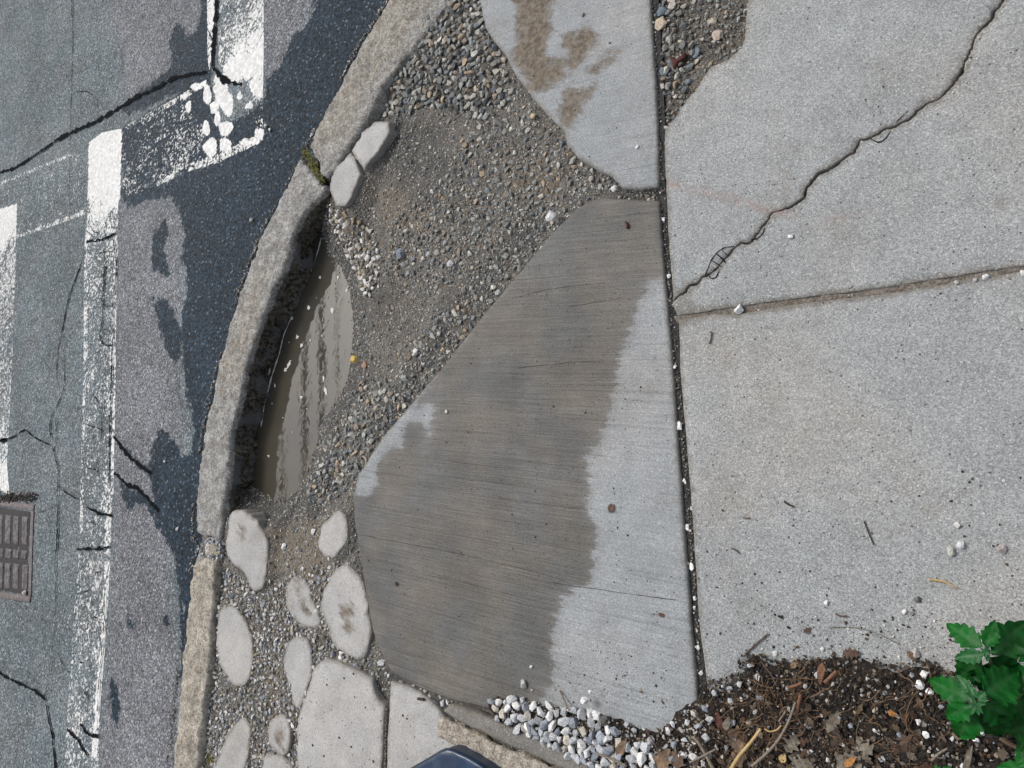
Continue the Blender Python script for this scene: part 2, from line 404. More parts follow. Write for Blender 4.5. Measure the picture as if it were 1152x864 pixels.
def ico(sub=1):
    bm = bmesh.new(); bmesh.ops.create_icosphere(bm, subdivisions=sub, radius=1)
    v = np.array([x.co[:] for x in bm.verts]); f = np.array([[q.index for q in p.verts] for p in bm.faces]); bm.free(); return v, f
ICO1, ICOF1 = ico(1); ICO2, ICOF2 = ico(2)
def rock_variants(V, n, amp):
    out = []
    for k in range(n):
        v = V.copy()
        for _ in range(7):                      # cut facets
            d = RNG.normal(size=3); d /= np.linalg.norm(d); c = RNG.uniform(.25, .75)
            s = v@d; v -= np.outer(np.clip(s-c, 0, None), d)
        v *= 1+RNG.uniform(-amp, amp, (len(v), 1)); out.append(v)
    return out
def hulls(n, npts):
    out, fc = [], []
    while len(out) < n:
        p = RNG.normal(size=(npts, 3)); p /= np.linalg.norm(p, axis=1)[:, None]
        if min(np.linalg.norm(p[i]-p[j]) for i in range(npts) for j in range(i)) < .42: continue
        bm = bmesh.new(); vs = [bm.verts.new(q) for q in p]; bmesh.ops.convex_hull(bm, input=vs); bm.verts.index_update()
        f = [[v.index for v in g.verts] for g in bm.faces]; V = np.array([v.co[:] for v in bm.verts]); bm.free()
        if len(f) != 2*npts-4 or len(V) != npts: continue
        out.append(V); fc.append(np.array(f))
    return np.array(out), np.array(fc)
VAR1, VF1 = hulls(24, 10); VAR2, VF2 = hulls(24, 13)
def rotmats(n, flat=1.0):
    q = RNG.normal(size=(n, 4)); q /= np.linalg.norm(q, axis=1)[:, None]
    w_, x, y, z = q.T
    return np.stack([np.stack([1-2*(y*y+z*z), 2*(x*y-z*w_), 2*(x*z+y*w_)], -1), np.stack([2*(x*y+z*w_), 1-2*(x*x+z*z), 2*(y*z-x*w_)], -1),
                     np.stack([2*(x*z-y*w_), 2*(y*z+x*w_), 1-2*(x*x+y*y)], -1)], 1)
def stones_mesh(name, pos, size, cols, fine=False, flat=.72):
    n = len(pos); Vs, Fc = (VAR2, VF2) if fine else (VAR1, VF1)
    k = RNG.integers(0, len(Vs), n); nv = Vs.shape[1]
    v = Vs[k]*np.stack([RNG.uniform(.85, 1.3, n), RNG.uniform(.7, 1.0, n), RNG.uniform(.55, .9, n)], -1)[:, None, :]
    v = np.einsum('nij,nvj->nvi', rotmats(n), v)*size[:, None, None]; v[..., 2] *= flat
    v += pos[:, None, :]
    f = (Fc[k]+(np.arange(n)*nv)[:, None, None]).reshape(-1, 3)
    me = bpy.data.meshes.new(name); me.vertices.add(n*nv); me.vertices.foreach_set('co', v.ravel())
    me.loops.add(len(f)*3); me.loops.foreach_set('vertex_index', f.ravel()); me.polygons.add(len(f))
    me.polygons.foreach_set('loop_start', np.arange(len(f))*3); me.update(calc_edges=True)
    c = np.repeat(cols, nv, 0); at = me.attributes.new('col', 'FLOAT_COLOR', 'POINT')
    at.data.foreach_set('color', np.hstack([c, np.ones((len(c), 1))]).astype(np.float32).ravel())
    me.materials.append(STONE); me.shade_flat(); o = bpy.data.objects.new(name, me); link(o); return o
PAL_MIX = np.array([(.20, .20, .18), (.26, .26, .24), (.30, .26, .20), (.17, .19, .19), (.12, .13, .14), (.22, .17, .12), (.34, .32, .28), (.16, .15, .13), (.27, .29, .27), (.40, .37, .31), (.13, .15, .17), (.34, .24, .14), (.20, .20, .18), (.17, .17, .155)])
PAL_MIX = PAL_MIX*.65+PAL_MIX.mean(1, keepdims=True)*.35*np.array([.97, 1.0, .98]); PAL_DIRT = PAL_MIX*.85
PAL_WHITE = np.array([(.48, .49, .50), (.40, .415, .43), (.56, .56, .55), (.32, .345, .38), (.47, .43, .37), (.66, .66, .64), (.26, .285, .32), (.38, .39, .40)])
PAL_LOW = np.array([(.45, .44, .42), (.30, .28, .25), (.20, .18, .15), (.60, .58, .55), (.35, .31, .25), (.15, .14, .12), (.52, .50, .47), (.26, .21, .15)])
def pick(pal, n, v=.15): return np.clip(pal[RNG.integers(0, len(pal), n)]*RNG.uniform(1-v, 1+v, (n, 1)), 0, 1)

def ribbon_data(pts, wd, z, seed, jit=.004, step=.006):
    "thin irregular strip along world XY points; returns verts, faces"
    p = densify(crom(pts, 4, False), step, False)
    p = jitter(p, jit, seed, False, (30, 120)); n = len(p)
    t = np.gradient(p, axis=0); nn = np.stack([-t[:, 1], t[:, 0]], 1); nn /= np.maximum(np.linalg.norm(nn, axis=1), 1e-9)[:, None]
    wv = np.array([max(.12, .74+1.0*nz(x, y, 26, seed+2)+.55*nz(x, y, 80, seed)+RNG.normal(0, .14)) for x, y in p])*np.interp(np.linspace(0, 1, n), np.linspace(0, 1, len(wd)), wd)/2
    a = p+nn*wv[:, None]; b = p-nn*wv[:, None]
    v = np.zeros((2*n, 3)); v[0::2, :2] = a; v[1::2, :2] = b; v[:, 2] = z
    f = [[2*i, 2*i+1, 2*i+3, 2*i+2] for i in range(n-1)]
    return v, f
def ribbons(name, lst, z, mat, jit=.004):
    V, Fc, off = [], [], 0
    for i, (pts, wd) in enumerate(lst):
        v, f = ribbon_data(PP(pts, z), wd, z, i*3.3+1, jit); V.append(v); Fc += [[q+off for q in x] for x in f]; off += len(v)
    return mesh_obj(name, np.vstack(V), Fc, mat)

# ---------------------------------------------------------------- ground sheet
RZ = -.13      # road level
g_ = 60
mesh_obj('ground', np.array([(-g_, -g_, RZ-.06), (g_, -g_, RZ-.06), (g_, g_, RZ-.06), (-g_, g_, RZ-.06)], float), [[0, 1, 2, 3]], DIRT)['kind'] = 'structure'

# ---------------------------------------------------------------- road
def ax(a, b, fine, lo, hi, coarse=.12):
    return np.unique(np.round(np.concatenate([np.arange(a, lo, coarse), np.arange(lo, hi, fine), np.arange(hi, b, coarse)]), 4))
c0 = [P(x, y, RZ) for x, y in [(0, 0), (0, 864), (440, 0), (230, 864), (0, 432)]]
xlo = min(c[0] for c in c0)-.05; xhi = max(c[0] for c in c0)+.2; ylo = min(c[1] for c in c0)-.05; yhi = max(c[1] for c in c0)+.05
gx = ax(-14, 0.2, .009, xlo, xhi); gy = ax(-9, 10, .009, ylo, yhi)
GX, GY = np.meshgrid(gx, gy); XY = np.stack([GX.ravel(), GY.ravel()], 1)
KERB_LINE = [(620, -300), (520, -140), (440, -10), (400, 50), (372, 105), (350, 160), (330, 200), (300, 262), (268, 340), (247, 410), (232, 490), (228, 560), (230, 620), (215, 700), (205, 800), (198, 900), (190, 1100), (180, 1400)]
kl = PP(KERB_LINE, RZ)
WET = [[(196, 30), (204, 26), (211, 38), (224, 25), (228, -60), (242, -60), (238, 60), (234, 95), (190, 108), (150, 128), (138, 122), (150, 108), (174, 90), (192, 72), (191, 45)],
       [(372, -60), (350, 20), (333, 36), (325, 50), (318, 68), (303, 88), (297, 100), (298, 150), (285, 160), (262, 171), (246, 181), (215, 190), (178, 206), (140, 210), (139, 228), (150, 232), (185, 222), (198, 232), (205, 250), (207, 266), (205, 291), (211, 321), (205, 350), (203, 371), (206, 416), (210, 447), (215, 465), (217, 500), (208, 512), (200, 500), (192, 492), (184, 485), (178, 486), (172, 507), (170, 530), (171, 552), (175, 572), (176, 592), (187, 607), (197, 630), (200, 655), (206, 680), (207, 720), (204, 760), (240, 760), (300, 500), (400, 300), (520, 60), (520, -60)],
       [(172, 262), (180, 254), (186, 246), (190, 262), (184, 280), (190, 300), (188, 311), (178, 308), (171, 298)],
       [(171, 334), (178, 338), (187, 338), (197, 356), (203, 372), (202, 400), (196, 406), (190, 402), (182, 378), (175, 354)],
       [(134, 505), (143, 505), (160, 522), (172, 530), (172, 540), (160, 530), (145, 515)],
       [(136, 545), (150, 548), (165, 556), (178, 575), (172, 582), (160, 566), (148, 575), (140, 565)],
       [(143, 692), (149, 696), (149, 708), (144, 704)], [(124, 765), (132, 775), (136, 800), (130, 815), (124, 795)],
       [(186, 690), (190, 694), (189, 702), (184, 700)], [(238, 150), (290, 120), (300, 100), (300, 160), (240, 182)], [(134, 150), (190, 112), (232, 90), (250, 178), (215, 190), (150, 212), (138, 190)],
       [(203, 660), (208, 700), (212, 760), (208, 864), (204, 960), (197, 960), (201, 864), (207, 760), (202, 710)]]
LAV = [[(140, 225), (200, 235), (205, 300), (200, 400), (205, 480), (200, 560), (190, 640), (200, 760), (195, 900), (115, 900), (125, 700), (130, 500), (134, 300)],
       [(130, -60), (230, -60), (225, 60), (150, 110), (135, 60)], [(300, -60), (370, -60), (310, 90), (298, 70)]]
PAINT = [  # polygon, list of (px, py, threshold)
    ([(243, -60), (297, -60), (297, 60), (296, 120), (296, 158), (290, 165), (262, 170), (258, 100), (246, 80)],
     [(270, -40, .50), (255, 20, .55), (285, 20, .49), (265, 45, .50), (275, 5, .53), (268, 75, .20), (285, 70, .22), (292, 100, .30), (280, 112, .72), (262, 130, .75), (262, 105, .75), (250, 100, .75), (275, 150, .72), (293, 140, .52), (286, 130, .66)]),
    ([(232, -60), (240, -60), (241, 20), (238, 60), (235, 82), (233, 60)], [(236, 0, .40), (236, 60, .46)]),
    ([(-60, 232), (0, 205), (100, 166), (140, 146), (192, 113), (232, 89), (262, 100), (296, 120), (296, 158), (262, 176), (245, 183), (215, 192), (175, 209), (95, 241), (18, 268), (-40, 290)],
     [(0, 230, .60), (50, 210, .60), (80, 220, .60), (150, 175, .60), (150, 195, .56), (165, 150, .57), (200, 140, .55), (205, 170, .53), (225, 150, .51), (240, 130, .74), (240, 110, .74), (240, 160, .74), (255, 130, .76), (255, 160, .76), (255, 110, .76), (220, 170, .56), (270, 150, .72), (285, 130, .72), (150, 125, .6)]),
    ([(175, 210), (215, 191), (245, 182), (292, 161), (297, 152), (289, 152), (245, 174), (215, 184), (178, 202)], [(180, 206, .52), (215, 188, .47), (245, 178, .48), (290, 158, .44)]),
    ([(192, 113), (232, 89), (232, 94), (193, 118), (165, 134), (140, 146), (140, 142), (163, 129)], [(160, 131, .54), (210, 104, .47)]),
    ([(18, 265), (60, 250), (98, 236), (98, 240), (60, 254), (18, 268)], [(60, 250, .50)]),
    ([(0, 205), (40, 188), (80, 172), (80, 175), (40, 191), (0, 208)], [(40, 190, .52)]),
    ([(100, 160), (115, 149), (137, 145), (136, 180), (135, 215), (132, 245), (131, 300), (130, 340), (128, 400), (127, 500), (126, 560), (124, 620), (120, 680), (117, 740), (112, 800), (108, 960), (68, 960), (73, 860), (76, 800), (80, 740), (84, 680), (90, 600), (93, 500), (95, 400), (96, 300), (98, 240), (100, 200)],
     [(118, 160, .2), (110, 200, .22), (128, 220, .2), (110, 225, .3), (125, 245, .51), (103, 240, .48), (112, 280, .56), (100, 300, .54), (125, 300, .54), (112, 360, .565), (112, 430, .57), (98, 430, .54), (126, 430, .52), (108, 500, .57), (105, 560, .585), (122, 560, .50), (100, 600, .57), (110, 640, .55), (100, 700, .545), (117, 700, .54), (95, 760, .54), (90, 820, .535), (105, 850, .54)]),
    ([(-60, 262), (0, 236), (18, 230), (17, 300), (14, 400), (10, 480), (8, 520), (11, 557), (0, 550), (-60, 530)],
     [(8, 245, .25), (8, 290, .51), (0, 400, .55), (8, 450, .53), (3, 500, .50), (4, 545, .30)]),
    ([(119, 560), (126, 555), (124, 620), (121, 680), (117, 740), (111, 800), (108, 850), (103, 850), (108, 790), (114, 720), (117, 650)], [(122, 600, .48), (117, 700, .45), (107, 800, .40)]),
    ([(131, 245), (133, 245), (132, 300), (130, 400), (129, 500), (128, 556), (125, 556), (126, 500), (127, 400), (128, 300)], [(130, 300, .48), (128, 500, .47)]),
    ([(97, 245), (100, 245), (99, 300), (97, 400), (95, 500), (92, 600), (89, 600), (92, 500), (94, 400), (95, 300)], [(96, 300, .49), (92, 560, .51)]),
]
BLOB = [(233, 106, 4.5, 13), (248, 103, 8, 12), (256, 117, 7.5, 13), (241, 121, 5, 7), (245, 133, 3.5, 9), (232, 144, 4, 10), (254, 145, 8, 9), (237, 166, 8, 10), (253, 163, 6.5, 9), (292, 151, 5, 8), (207, 108, 2.5, 5), (212, 120, 3, 8), (221, 97, 8, 3.5), (278, 120, 2.2, 3), (282, 118, 2.6, 5), (270, 108, 3, 5), (275, 160, 5, 4), (245, 88, 4, 8), (262, 85, 10, 9), (288, 95, 6, 12), (270, 75, 18, 12)]
wet = union_sdf(XY, WET, RZ); lav = union_sdf(XY, LAV, RZ)
pd_ = np.full(len(XY), -1.0); pw = np.full(len(XY), .5)
for poly, ctl in PAINT:
    d = sdf(XY, PP(poly, RZ)); cw = PP([c[:2] for c in ctl], RZ); cv = np.array([c[2] for c in ctl])
    near = d > -.03
    q = XY[near]; ww = 1/(((q[:, None]-cw)**2).sum(-1)+.0004)**1.5
    val = (ww*cv).sum(1)/ww.sum(1)
    cur = pw[near]; inside = d[near] > -.004; was = pd_[near] > -.004
    pw[near] = np.where(inside, np.where(was, np.minimum(cur, val), val), np.where(was, cur, val))
    pd_ = np.maximum(pd_, d)
pb = np.full(len(XY), -1.0)
for bx_, by_, rx, ry in BLOB:
    el = PP([(bx_+rx*math.cos(a)*(1+.2*math.sin(3*a+bx_)), by_+ry*math.sin(a)*(1+.15*math.cos(2*a+by_))) for a in np.linspace(0, 2*math.pi, 17)[:-1]], RZ)
    near = np.abs(XY-el.mean(0)).max(1) < .3
    pb[near] = np.maximum(pb[near], sdf(XY[near], el))
rz = np.full(len(XY), RZ)+np.clip(np.array([nz(x, y, 2.2, 3) for x, y in XY]), -1, 1)*.004
nx_, ny_ = len(gx), len(gy)
idx = np.arange(nx_*ny_).reshape(ny_, nx_)
fq = np.stack([idx[:-1, :-1], idx[:-1, 1:], idx[1:, 1:], idx[1:, :-1]], -1).reshape(-1, 4)
# keep only the street side of the kerb line
farside = sdf(XY, np.vstack([kl, [(6, -9), (6, 12)]]))   # positive = pavement side
klp = np.vstack([kl, [(kl[-1][0], -12), (12, -12), (12, 12), (kl[0][0], 12)]])
farside = sdf(XY, klp)
keep = (farside[fq] < .10).all(1)
road = mesh_obj('road', np.column_stack([XY, rz]), fq[keep], ASPHALT, smooth=True, attrs={'wet': wet, 'lav': lav, 'pd': pd_, 'pw': pw, 'pb': pb})
road['kind'] = 'structure'
CR = [([(80, -30), (81, 15), (82, 45), (81, 70), (80, 110), (79, 160), (78, 216), (79, 300)], [.006, .009, .004, .006, .003, .005, .002]),
      ([(96, 281), (86, 311), (77, 336), (71, 366), (65, 396), (63, 432)], [.005, .012, .011, .006, .005]),
      ([(73, 400), (71, 439), (60, 464), (56, 480), (60, 507), (65, 527), (65, 545), (64, 570), (64, 607), (62, 630), (63, 648)], [.004, .008, .01, .008, .006, .014, .004]),
      ([(62, 470), (64, 495), (60, 507)], [.005, .004]),
      ([(63, 648), (62, 690), (60, 720), (54, 765), (49, 790)], [.006, .003, .004]),
      ([(-60, 215), (0, 194), (20, 187), (60, 160), (78, 150), (105, 138), (130, 124), (150, 111), (175, 99), (195, 88), (232, 80)], [.014, .016, .018, .028, .022, .03, .03, .02, .02]),
      ([(0, 495), (14, 492), (27, 484), (40, 493), (56, 500)], [.012, .010, .005]), ([(-10, 495), (8, 496)], [.02, .016]),
      ([(128, 490), (140, 508), (155, 522), (170, 532)], [.012, .02, .02]), ([(128, 532), (143, 545), (157, 552), (178, 575)], [.016, .024, .016]),
      ([(-40, 735), (0, 757), (20, 768), (47, 783), (55, 810), (60, 840), (64, 900)], [.01, .014, .016, .012, .012]),
      ([(65, 545), (75, 555), (90, 563)], [.004, .01]), ([(98, 570), (110, 577), (126, 580)], [.01, .014]), ([(45, 577), (60, 570)], [.006, .003]),
      ([(86, 618), (105, 617), (124, 616)], [.01, .014]), ([(97, 272), (112, 270), (131, 263)], [.012, .012]),
      ([(126, 262), (131, 300), (128, 330), (127, 380), (125, 432), (123, 500), (123, 550)], [.006, .012, .006, .008, .01, .012, .01]),
      ([(118, 300), (116, 340), (115, 360), (112, 380), (118, 388), (126, 388)], [.01, .012, .008]),
      ([(75, 820), (85, 830), (98, 850)], [.016, .02]), ([(90, 815), (100, 826), (110, 828)], [.012, .016]),
      ([(241, -30), (243, 10), (240, 40), (239, 75)], [.03, .03, .02]), ([(239, 75), (248, 86), (258, 92), (272, 95)], [.02, .03, .02]),
      ([(30, 198), (32, 205), (31, 215)], [.008, .004]), ([(62, 152), (61, 162)], [.008, .006]), ([(86, 103), (98, 103), (108, 110), (110, 122)], [.004, .004]), ([(112, 100), (118, 92), (128, 86)], [.003, .004]),
      ([(118, 660), (117, 700), (113, 745), (109, 800)], [.006, .007]), ([(65, 735), (72, 750), (78, 756)], [.004, .003])]
for _y in (250, 292, 318, 345, 372, 405, 452, 478, 520, 590, 640, 668, 705, 745, 788):
    _x0 = 96-max(0, _y-400)*.045; CR.append(([(_x0+RNG.uniform(0, 12), _y), (_x0+14+RNG.uniform(-3, 3), _y+RNG.uniform(-12, 12)), (_x0+22+RNG.uniform(-3, 3), _y+RNG.uniform(-14, 14)), (_x0+33, _y+RNG.uniform(-10, 10))][:int(RNG.integers(3, 5))], [.002, .005, .003]))
    CR.append(([(_x0+20+RNG.uniform(-3, 3), _y-14), (_x0+21+RNG.uniform(-4, 4), _y), (_x0+20+RNG.uniform(-3, 3), _y+16)], [.002, .005, .002]))
rc_ = ribbons('road_cracks', CR, RZ+.0055, CRACKM, .006); rc_['kind'] = 'structure'
EXEC_NEXT = True

# ---------------------------------------------------------------- unpaved verge (height field) and puddle
WZ = -.108
PUD = [(357, 262), (364, 268), (372, 286), (383, 300), (391, 318), (396, 345), (397, 372), (395, 402), (390, 430), (382, 448), (371, 462), (362, 478), (357, 500), (350, 520), (343, 534), (338, 548), (328, 560), (314, 564), (300, 560), (286, 548), (274, 530), (268, 470), (280, 410), (300, 340), (330, 285)]
PUDW = crom(PP(PUD, WZ))
CTL = [(350, 200, -.05), (362, 240, -.09), (380, 240, -.07), (440, 140, -.045), (455, 60, -.02), (500, 10, -.012), (540, -60, -.01), (560, 60, -.016), (600, 120, -.018), (640, 160, -.02), (700, 214, -.022),
       (640, 230, -.02), (560, 160, -.022), (480, 160, -.035), (500, 260, -.035), (590, 285, -.022), (545, 345, -.024), (500, 405, -.026), (440, 330, -.055), (470, 440, -.03), (430, 480, -.04), (400, 530, -.035),
       (400, 440, -.075), (370, 560, -.06), (330, 600, -.035), (260, 560, -.08), (250, 600, -.02), (300, 640, -.022), (350, 640, -.02), (400, 640, -.014), (350, 720, -.013), (300, 720, -.015), (300, 680, -.015), (270, 790, -.017), (320, 700, -.014), (245, 700, -.032), (240, 780, -.026), (230, 860, -.026), (300, 800, -.015), (330, 860, -.015), (240, 1000, -.03), (430, 745, -.014), (500, 790, -.012), (436, 800, -.03), (560, 815, -.02), (700, 850, -.02), (800, 800, -.03),
       (600, 450, -.06), (650, 600, -.06), (500, 600, -.06), (800, 300, -.09), (800, 500, -.09), (900, 200, -.09), (1000, 500, -.09), (640, 60, -.05), (700, -60, -.05), (1100, 0, -.09), (800, 0, -.05)]
cw_ = np.array([P(x, y, z) for x, y, z in CTL])
def H(XY, noise=True):
    XY = np.asarray(XY, float); ww = 1/(((XY[:, None]-cw_[None, :, :2])**2).sum(-1)+.0025)**1.6
    h = (ww*cw_[:, 2]).sum(1)/ww.sum(1)
    d = -sdf(XY, PUDW)                       # distance outside the puddle
    cp = P(318, 548, WZ)[:2]; sl_ = .16*(1-.8*np.exp(-((XY-cp)**2).sum(1)/.14**2)); near = WZ + np.where(d > 0, d*sl_+.001, d*(.25-.15+sl_*.9))
    k = np.clip(d/.17, 0, 1); k = k*k*(3-2*k)
    h = np.minimum(h, near*(1-k)+h*k) if False else near*(1-k)+h*k
    h = np.maximum(h, WZ-.03)
    if noise:
        a = np.clip(d/.08, .38, 1)
        h = h+fbm(XY, 9, 2.0, 2)*.007*a+fbm(XY, 38, 4.0, 2)*.0035*a
    return h
def Pd(x, y, dz=0.0):
    z = -.03
    for _ in range(5): q = P(x, y, z); z = float(H(q[None, :2])[0])+dz
    return P(x, y, z)
c1 = [P(x, y, -.05) for x, y in [(225, -120), (225, 980), (860, -120), (860, 980), (300, 300), (420, 30)]]
gx = np.arange(min(c[0] for c in c1), max(c[0] for c in c1), .0075); gy = np.arange(min(c[1] for c in c1), max(c[1] for c in c1), .0075)
GX, GY = np.meshgrid(gx, gy); XY = np.stack([GX.ravel(), GY.ravel()], 1)
KB = [(560, -260), (510, 0), (455, 55), (425, 112), (395, 160), (368, 205), (352, 250), (315, 311), (288, 376), (271, 432), (259, 500), (252, 570), (246, 610), (240, 660), (236, 720), (230, 800), (222, 864), (205, 1100)]
kb = PP([(x-14, y) for x, y in KB], -.05); kbp = np.vstack([kb, [(kb[-1][0], -9), (9, -9), (9, 9), (kb[0][0], 9)]])
inv_ = sdf(XY, kbp) > -.02
hz = H(XY)
FRZ = [(FQ, -.008) for FQ in ([(258, 579), (276, 574), (298, 600), (300, 645), (290, 666), (262, 635), (254, 600)], [(371, 581), (389, 578), (388, 612), (373, 629), (358, 612)], [(372, 648), (396, 640), (414, 690), (404, 741), (368, 705)], [(323, 656), (346, 656), (361, 698), (326, 692)], [(247, 688), (266, 686), (284, 740), (271, 774), (245, 735)], [(372, 198), (394, 171), (438, 135), (409, 192), (389, 232), (371, 214)], [(324, 726), (350, 734), (336, 796), (320, 752)], [(266, 812), (282, 825), (266, 900), (225, 900)])]
fn_ = fbm(XY, 30, 9, 1); dp_ = -sdf(XY, PUDW)
for i_, (q_, z_) in enumerate(FRZ):
    dq = -sdf(XY, PP(q_, -.005)); z_ = [-.004, -.004, -.002, -.010, -.006, -.020, -.006, -.008][i_]; hz = np.maximum(hz, np.minimum(z_-.0055-np.clip(dq-.008, 0, 1)*.5+fn_*.002, WZ-.004+np.clip(dp_-.012, -.02, 1)*1.1))
SAND = [[(585, -30), (640, -30), (640, 20), (600, 60)], [(318, 590), (350, 580), (372, 640), (360, 700), (330, 650), (300, 640), (305, 600)], [(310, 740), (325, 760), (318, 790), (300, 780)], [(560, 180), (620, 190), (640, 215), (600, 230)], [(420, 215), (470, 200), (480, 260), (430, 250)]]
DAMP = [[(352, 240), (380, 262), (400, 300), (412, 350), (412, 420), (400, 450), (385, 480), (375, 520), (380, 560), (345, 590), (300, 590), (258, 575), (255, 500)], [(440, 130), (500, 150), (510, 200), (480, 240), (440, 200)], [(480, 40), (540, 60), (560, 120), (520, 130), (480, 110)], [(555, 280), (600, 250), (600, 285), (500, 400), (470, 440), (420, 500), (410, 480), (470, 400)], [(425, 745), (520, 790), (600, 820), (600, 850), (520, 810), (430, 770)], [(690, 205), (745, 210), (745, 225), (690, 224)]]
sand = union_sdf(XY, SAND, -.03); damp = union_sdf(XY, DAMP, -.04)
idx = np.arange(len(gx)*len(gy)).reshape(len(gy), len(gx))
fq = np.stack([idx[:-1, :-1], idx[:-1, 1:], idx[1:, 1:], idx[1:, :-1]], -1).reshape(-1, 4)
verge = mesh_obj('dirt_verge', np.column_stack([XY, hz]), fq[inv_[fq].all(1)], DIRT, smooth=True, attrs={'sand': sand, 'damp': damp})
verge['kind'] = 'structure'
pw_ = crom(PP([(x+(6 if x > 340 else -8), y+(8 if y > 400 else -3)) for x, y in PUD], WZ)); pc_ = pw_.mean(0)
wv = np.vstack([[pc_], pw_]); nn_ = len(pw_)
water = mesh_obj('puddle', np.column_stack([wv, np.full(nn_+1, WZ)]), [[0, 1+i, 1+(i+1) % nn_] for i in range(nn_)], WATER); water['kind'] = 'structure'

# foam flecks and the scum line on the water
FOAM = mat_flat('foam', (.62, .61, .57), .7, .1)
fv, ff = [], []
def fleck(x, y, rx, ry, a=0):
    c = P(x, y, WZ+.0015); s = c[:2]; n0 = len(fv)
    ex, ey = P(x+1, y, WZ)-P(x, y, WZ), P(x, y+1, WZ)-P(x, y, WZ)
    fv.append((*s, WZ+.003))
    for k in range(11):
        t = k/11*2*math.pi; u, v = rx*math.cos(t)*RNG.uniform(.35, 1.0), ry*math.sin(t)*RNG.uniform(.4, 1.1)
        u, v = u*math.cos(a)-v*math.sin(a), u*math.sin(a)+v*math.cos(a); q = c+ex*u+ey*v; fv.append((q[0], q[1], WZ+.0012))
    for k in range(11): ff.append([n0, n0+1+(k+1) % 11, n0+1+k])
for a in [(380, 312, 2, 3), (374, 349, 2.6, 4.5), (347, 346, 2, 3), (328, 358, 2, 3), (334, 379, 2.4, 3), (339, 389, 2, 3), (349, 383, 1.5, 1.5), (325, 410, 2, 6, .5), (321, 416, 3, 2.5), (364, 425, 1.3, 5), (366, 440, 2, 6, -.35), (339, 447, 2.2, 2.2), (309, 434, 1.2, 3), (302, 513, 2, 1.6), (305, 410, 2, 4, .4), (303, 418, 1.5, 5, .3), (362, 378, 1.2, 1.2), (325, 385, 1, 1), (329, 486, 1, 1), (390, 326, 1.6, 3), (306, 454, 1, 1), (360, 312, 1.5, 3), (345, 460, .9, .9), (356, 335, .8, .8), (318, 470, .8, 1)]: fleck(*a)
v_, f_ = ribbon_data(PP([(362, 268), (358, 283), (354, 296), (348, 310), (341, 325), (333, 343), (327, 360), (321, 374), (317, 388), (314, 400), (309, 415), (304, 432), (298, 455), (294, 480)], WZ), [.004, .007, .006, .008, .006, .012, .005], WZ+.002, 3, .002)
n0 = len(fv); fv += [tuple(x) for x in v_]; ff += [[q+n0 for q in x] for x in f_]
fo = mesh_obj('foam', np.array(fv), ff, FOAM); tag(fo, 'white scum line and foam flecks floating on the muddy puddle', 'foam', kind='stuff')

# ---------------------------------------------------------------- granite kerb stones
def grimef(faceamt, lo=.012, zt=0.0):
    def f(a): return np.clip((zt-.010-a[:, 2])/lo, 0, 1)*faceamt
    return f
KA = [(470, -90), (438, -5), (425, 18), (408, 45), (395, 70), (380, 98), (365, 125), (352, 148), (348, 163), (350, 172), (357, 182), (359, 195), (368, 202), (379, 182), (394, 162), (404, 148), (414, 130), (425, 105), (437, 88), (450, 71), (467, 52), (482, 30), (510, 0), (560, -90)]
KBp = [(338, 178), (331, 190), (325, 205), (314, 222), (302, 247), (292, 268), (281, 296), (268, 333), (257, 368), (246, 408), (238, 445), (230, 480), (223, 528), (220, 568), (219, 598), (228, 604), (234, 603), (245, 609), (249, 590), (252, 560), (256, 530), (259, 485), (267, 455), (272, 430), (280, 400), (289, 372), (297, 350), (306, 325), (318, 305), (325, 283), (331, 262), (337, 244), (350, 228), (362, 218), (366, 208), (356, 200), (348, 188)]
KC = [(221, 624), (216, 640), (211, 680), (205, 740), (200, 790), (194, 864), (188, 1000), (215, 1000), (221, 864), (228, 800), (232, 770), (233, 760), (235, 742), (238, 700), (240, 660), (243, 628), (232, 627)]
KD = [(230, 612), (245, 611), (247, 625), (238, 627), (229, 626)]
def kerb(name, poly, seed, mat, label, tan=None, face=1.0, thick=.16, amp=.0085, lean=0, zt=0.0, r=.012):
    tn = (lambda V: union_sdf(V, tan, zt)) if tan else None
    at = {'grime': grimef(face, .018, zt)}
    if tan: at['tan'] = tn
    o = slab(name, PP(poly, zt), zt, thick, r, .011, mat, at, amp, seed, .009, topamp=.006, sideamp=.010, rows=7, tscale=26, lean=lean, edgeamp=.012)
    tag(o, label, 'kerb stone', 'granite kerb stones along the road edge'); return o
TAN_A = [[(440, -60), (425, 10), (395, 65), (350, 150), (345, 175), (380, 165), (400, 140), (410, 110), (432, 85), (452, 55), (470, 25), (500, -20)]]
kerb('kerb_stone', KA, 11, GRAN, 'thick tan granite kerb stone at the top, beside the loose pea gravel', TAN_A, .25)
kerb('kerb_stone', KBp, 12, GRAN, 'long curved grey granite kerb stone with mossy black inner face behind the puddle', [[(240, 430), (262, 370), (285, 310), (300, 300), (290, 360), (262, 440)]], .86, lean=.004)
kerb('kerb_stone', KC, 13, GRAN_T, 'straight narrow pale granite kerb stone running down beside the white gravel', [[(215, 640), (235, 640), (225, 800), (210, 900), (198, 864), (205, 760)]], .7, amp=.004)
kerb('kerb_stone', KD, 14, GRAN_T, 'small square stone block wedged between two granite kerb stones', None, .6, amp=.004, thick=.12, zt=-.006, r=.008)

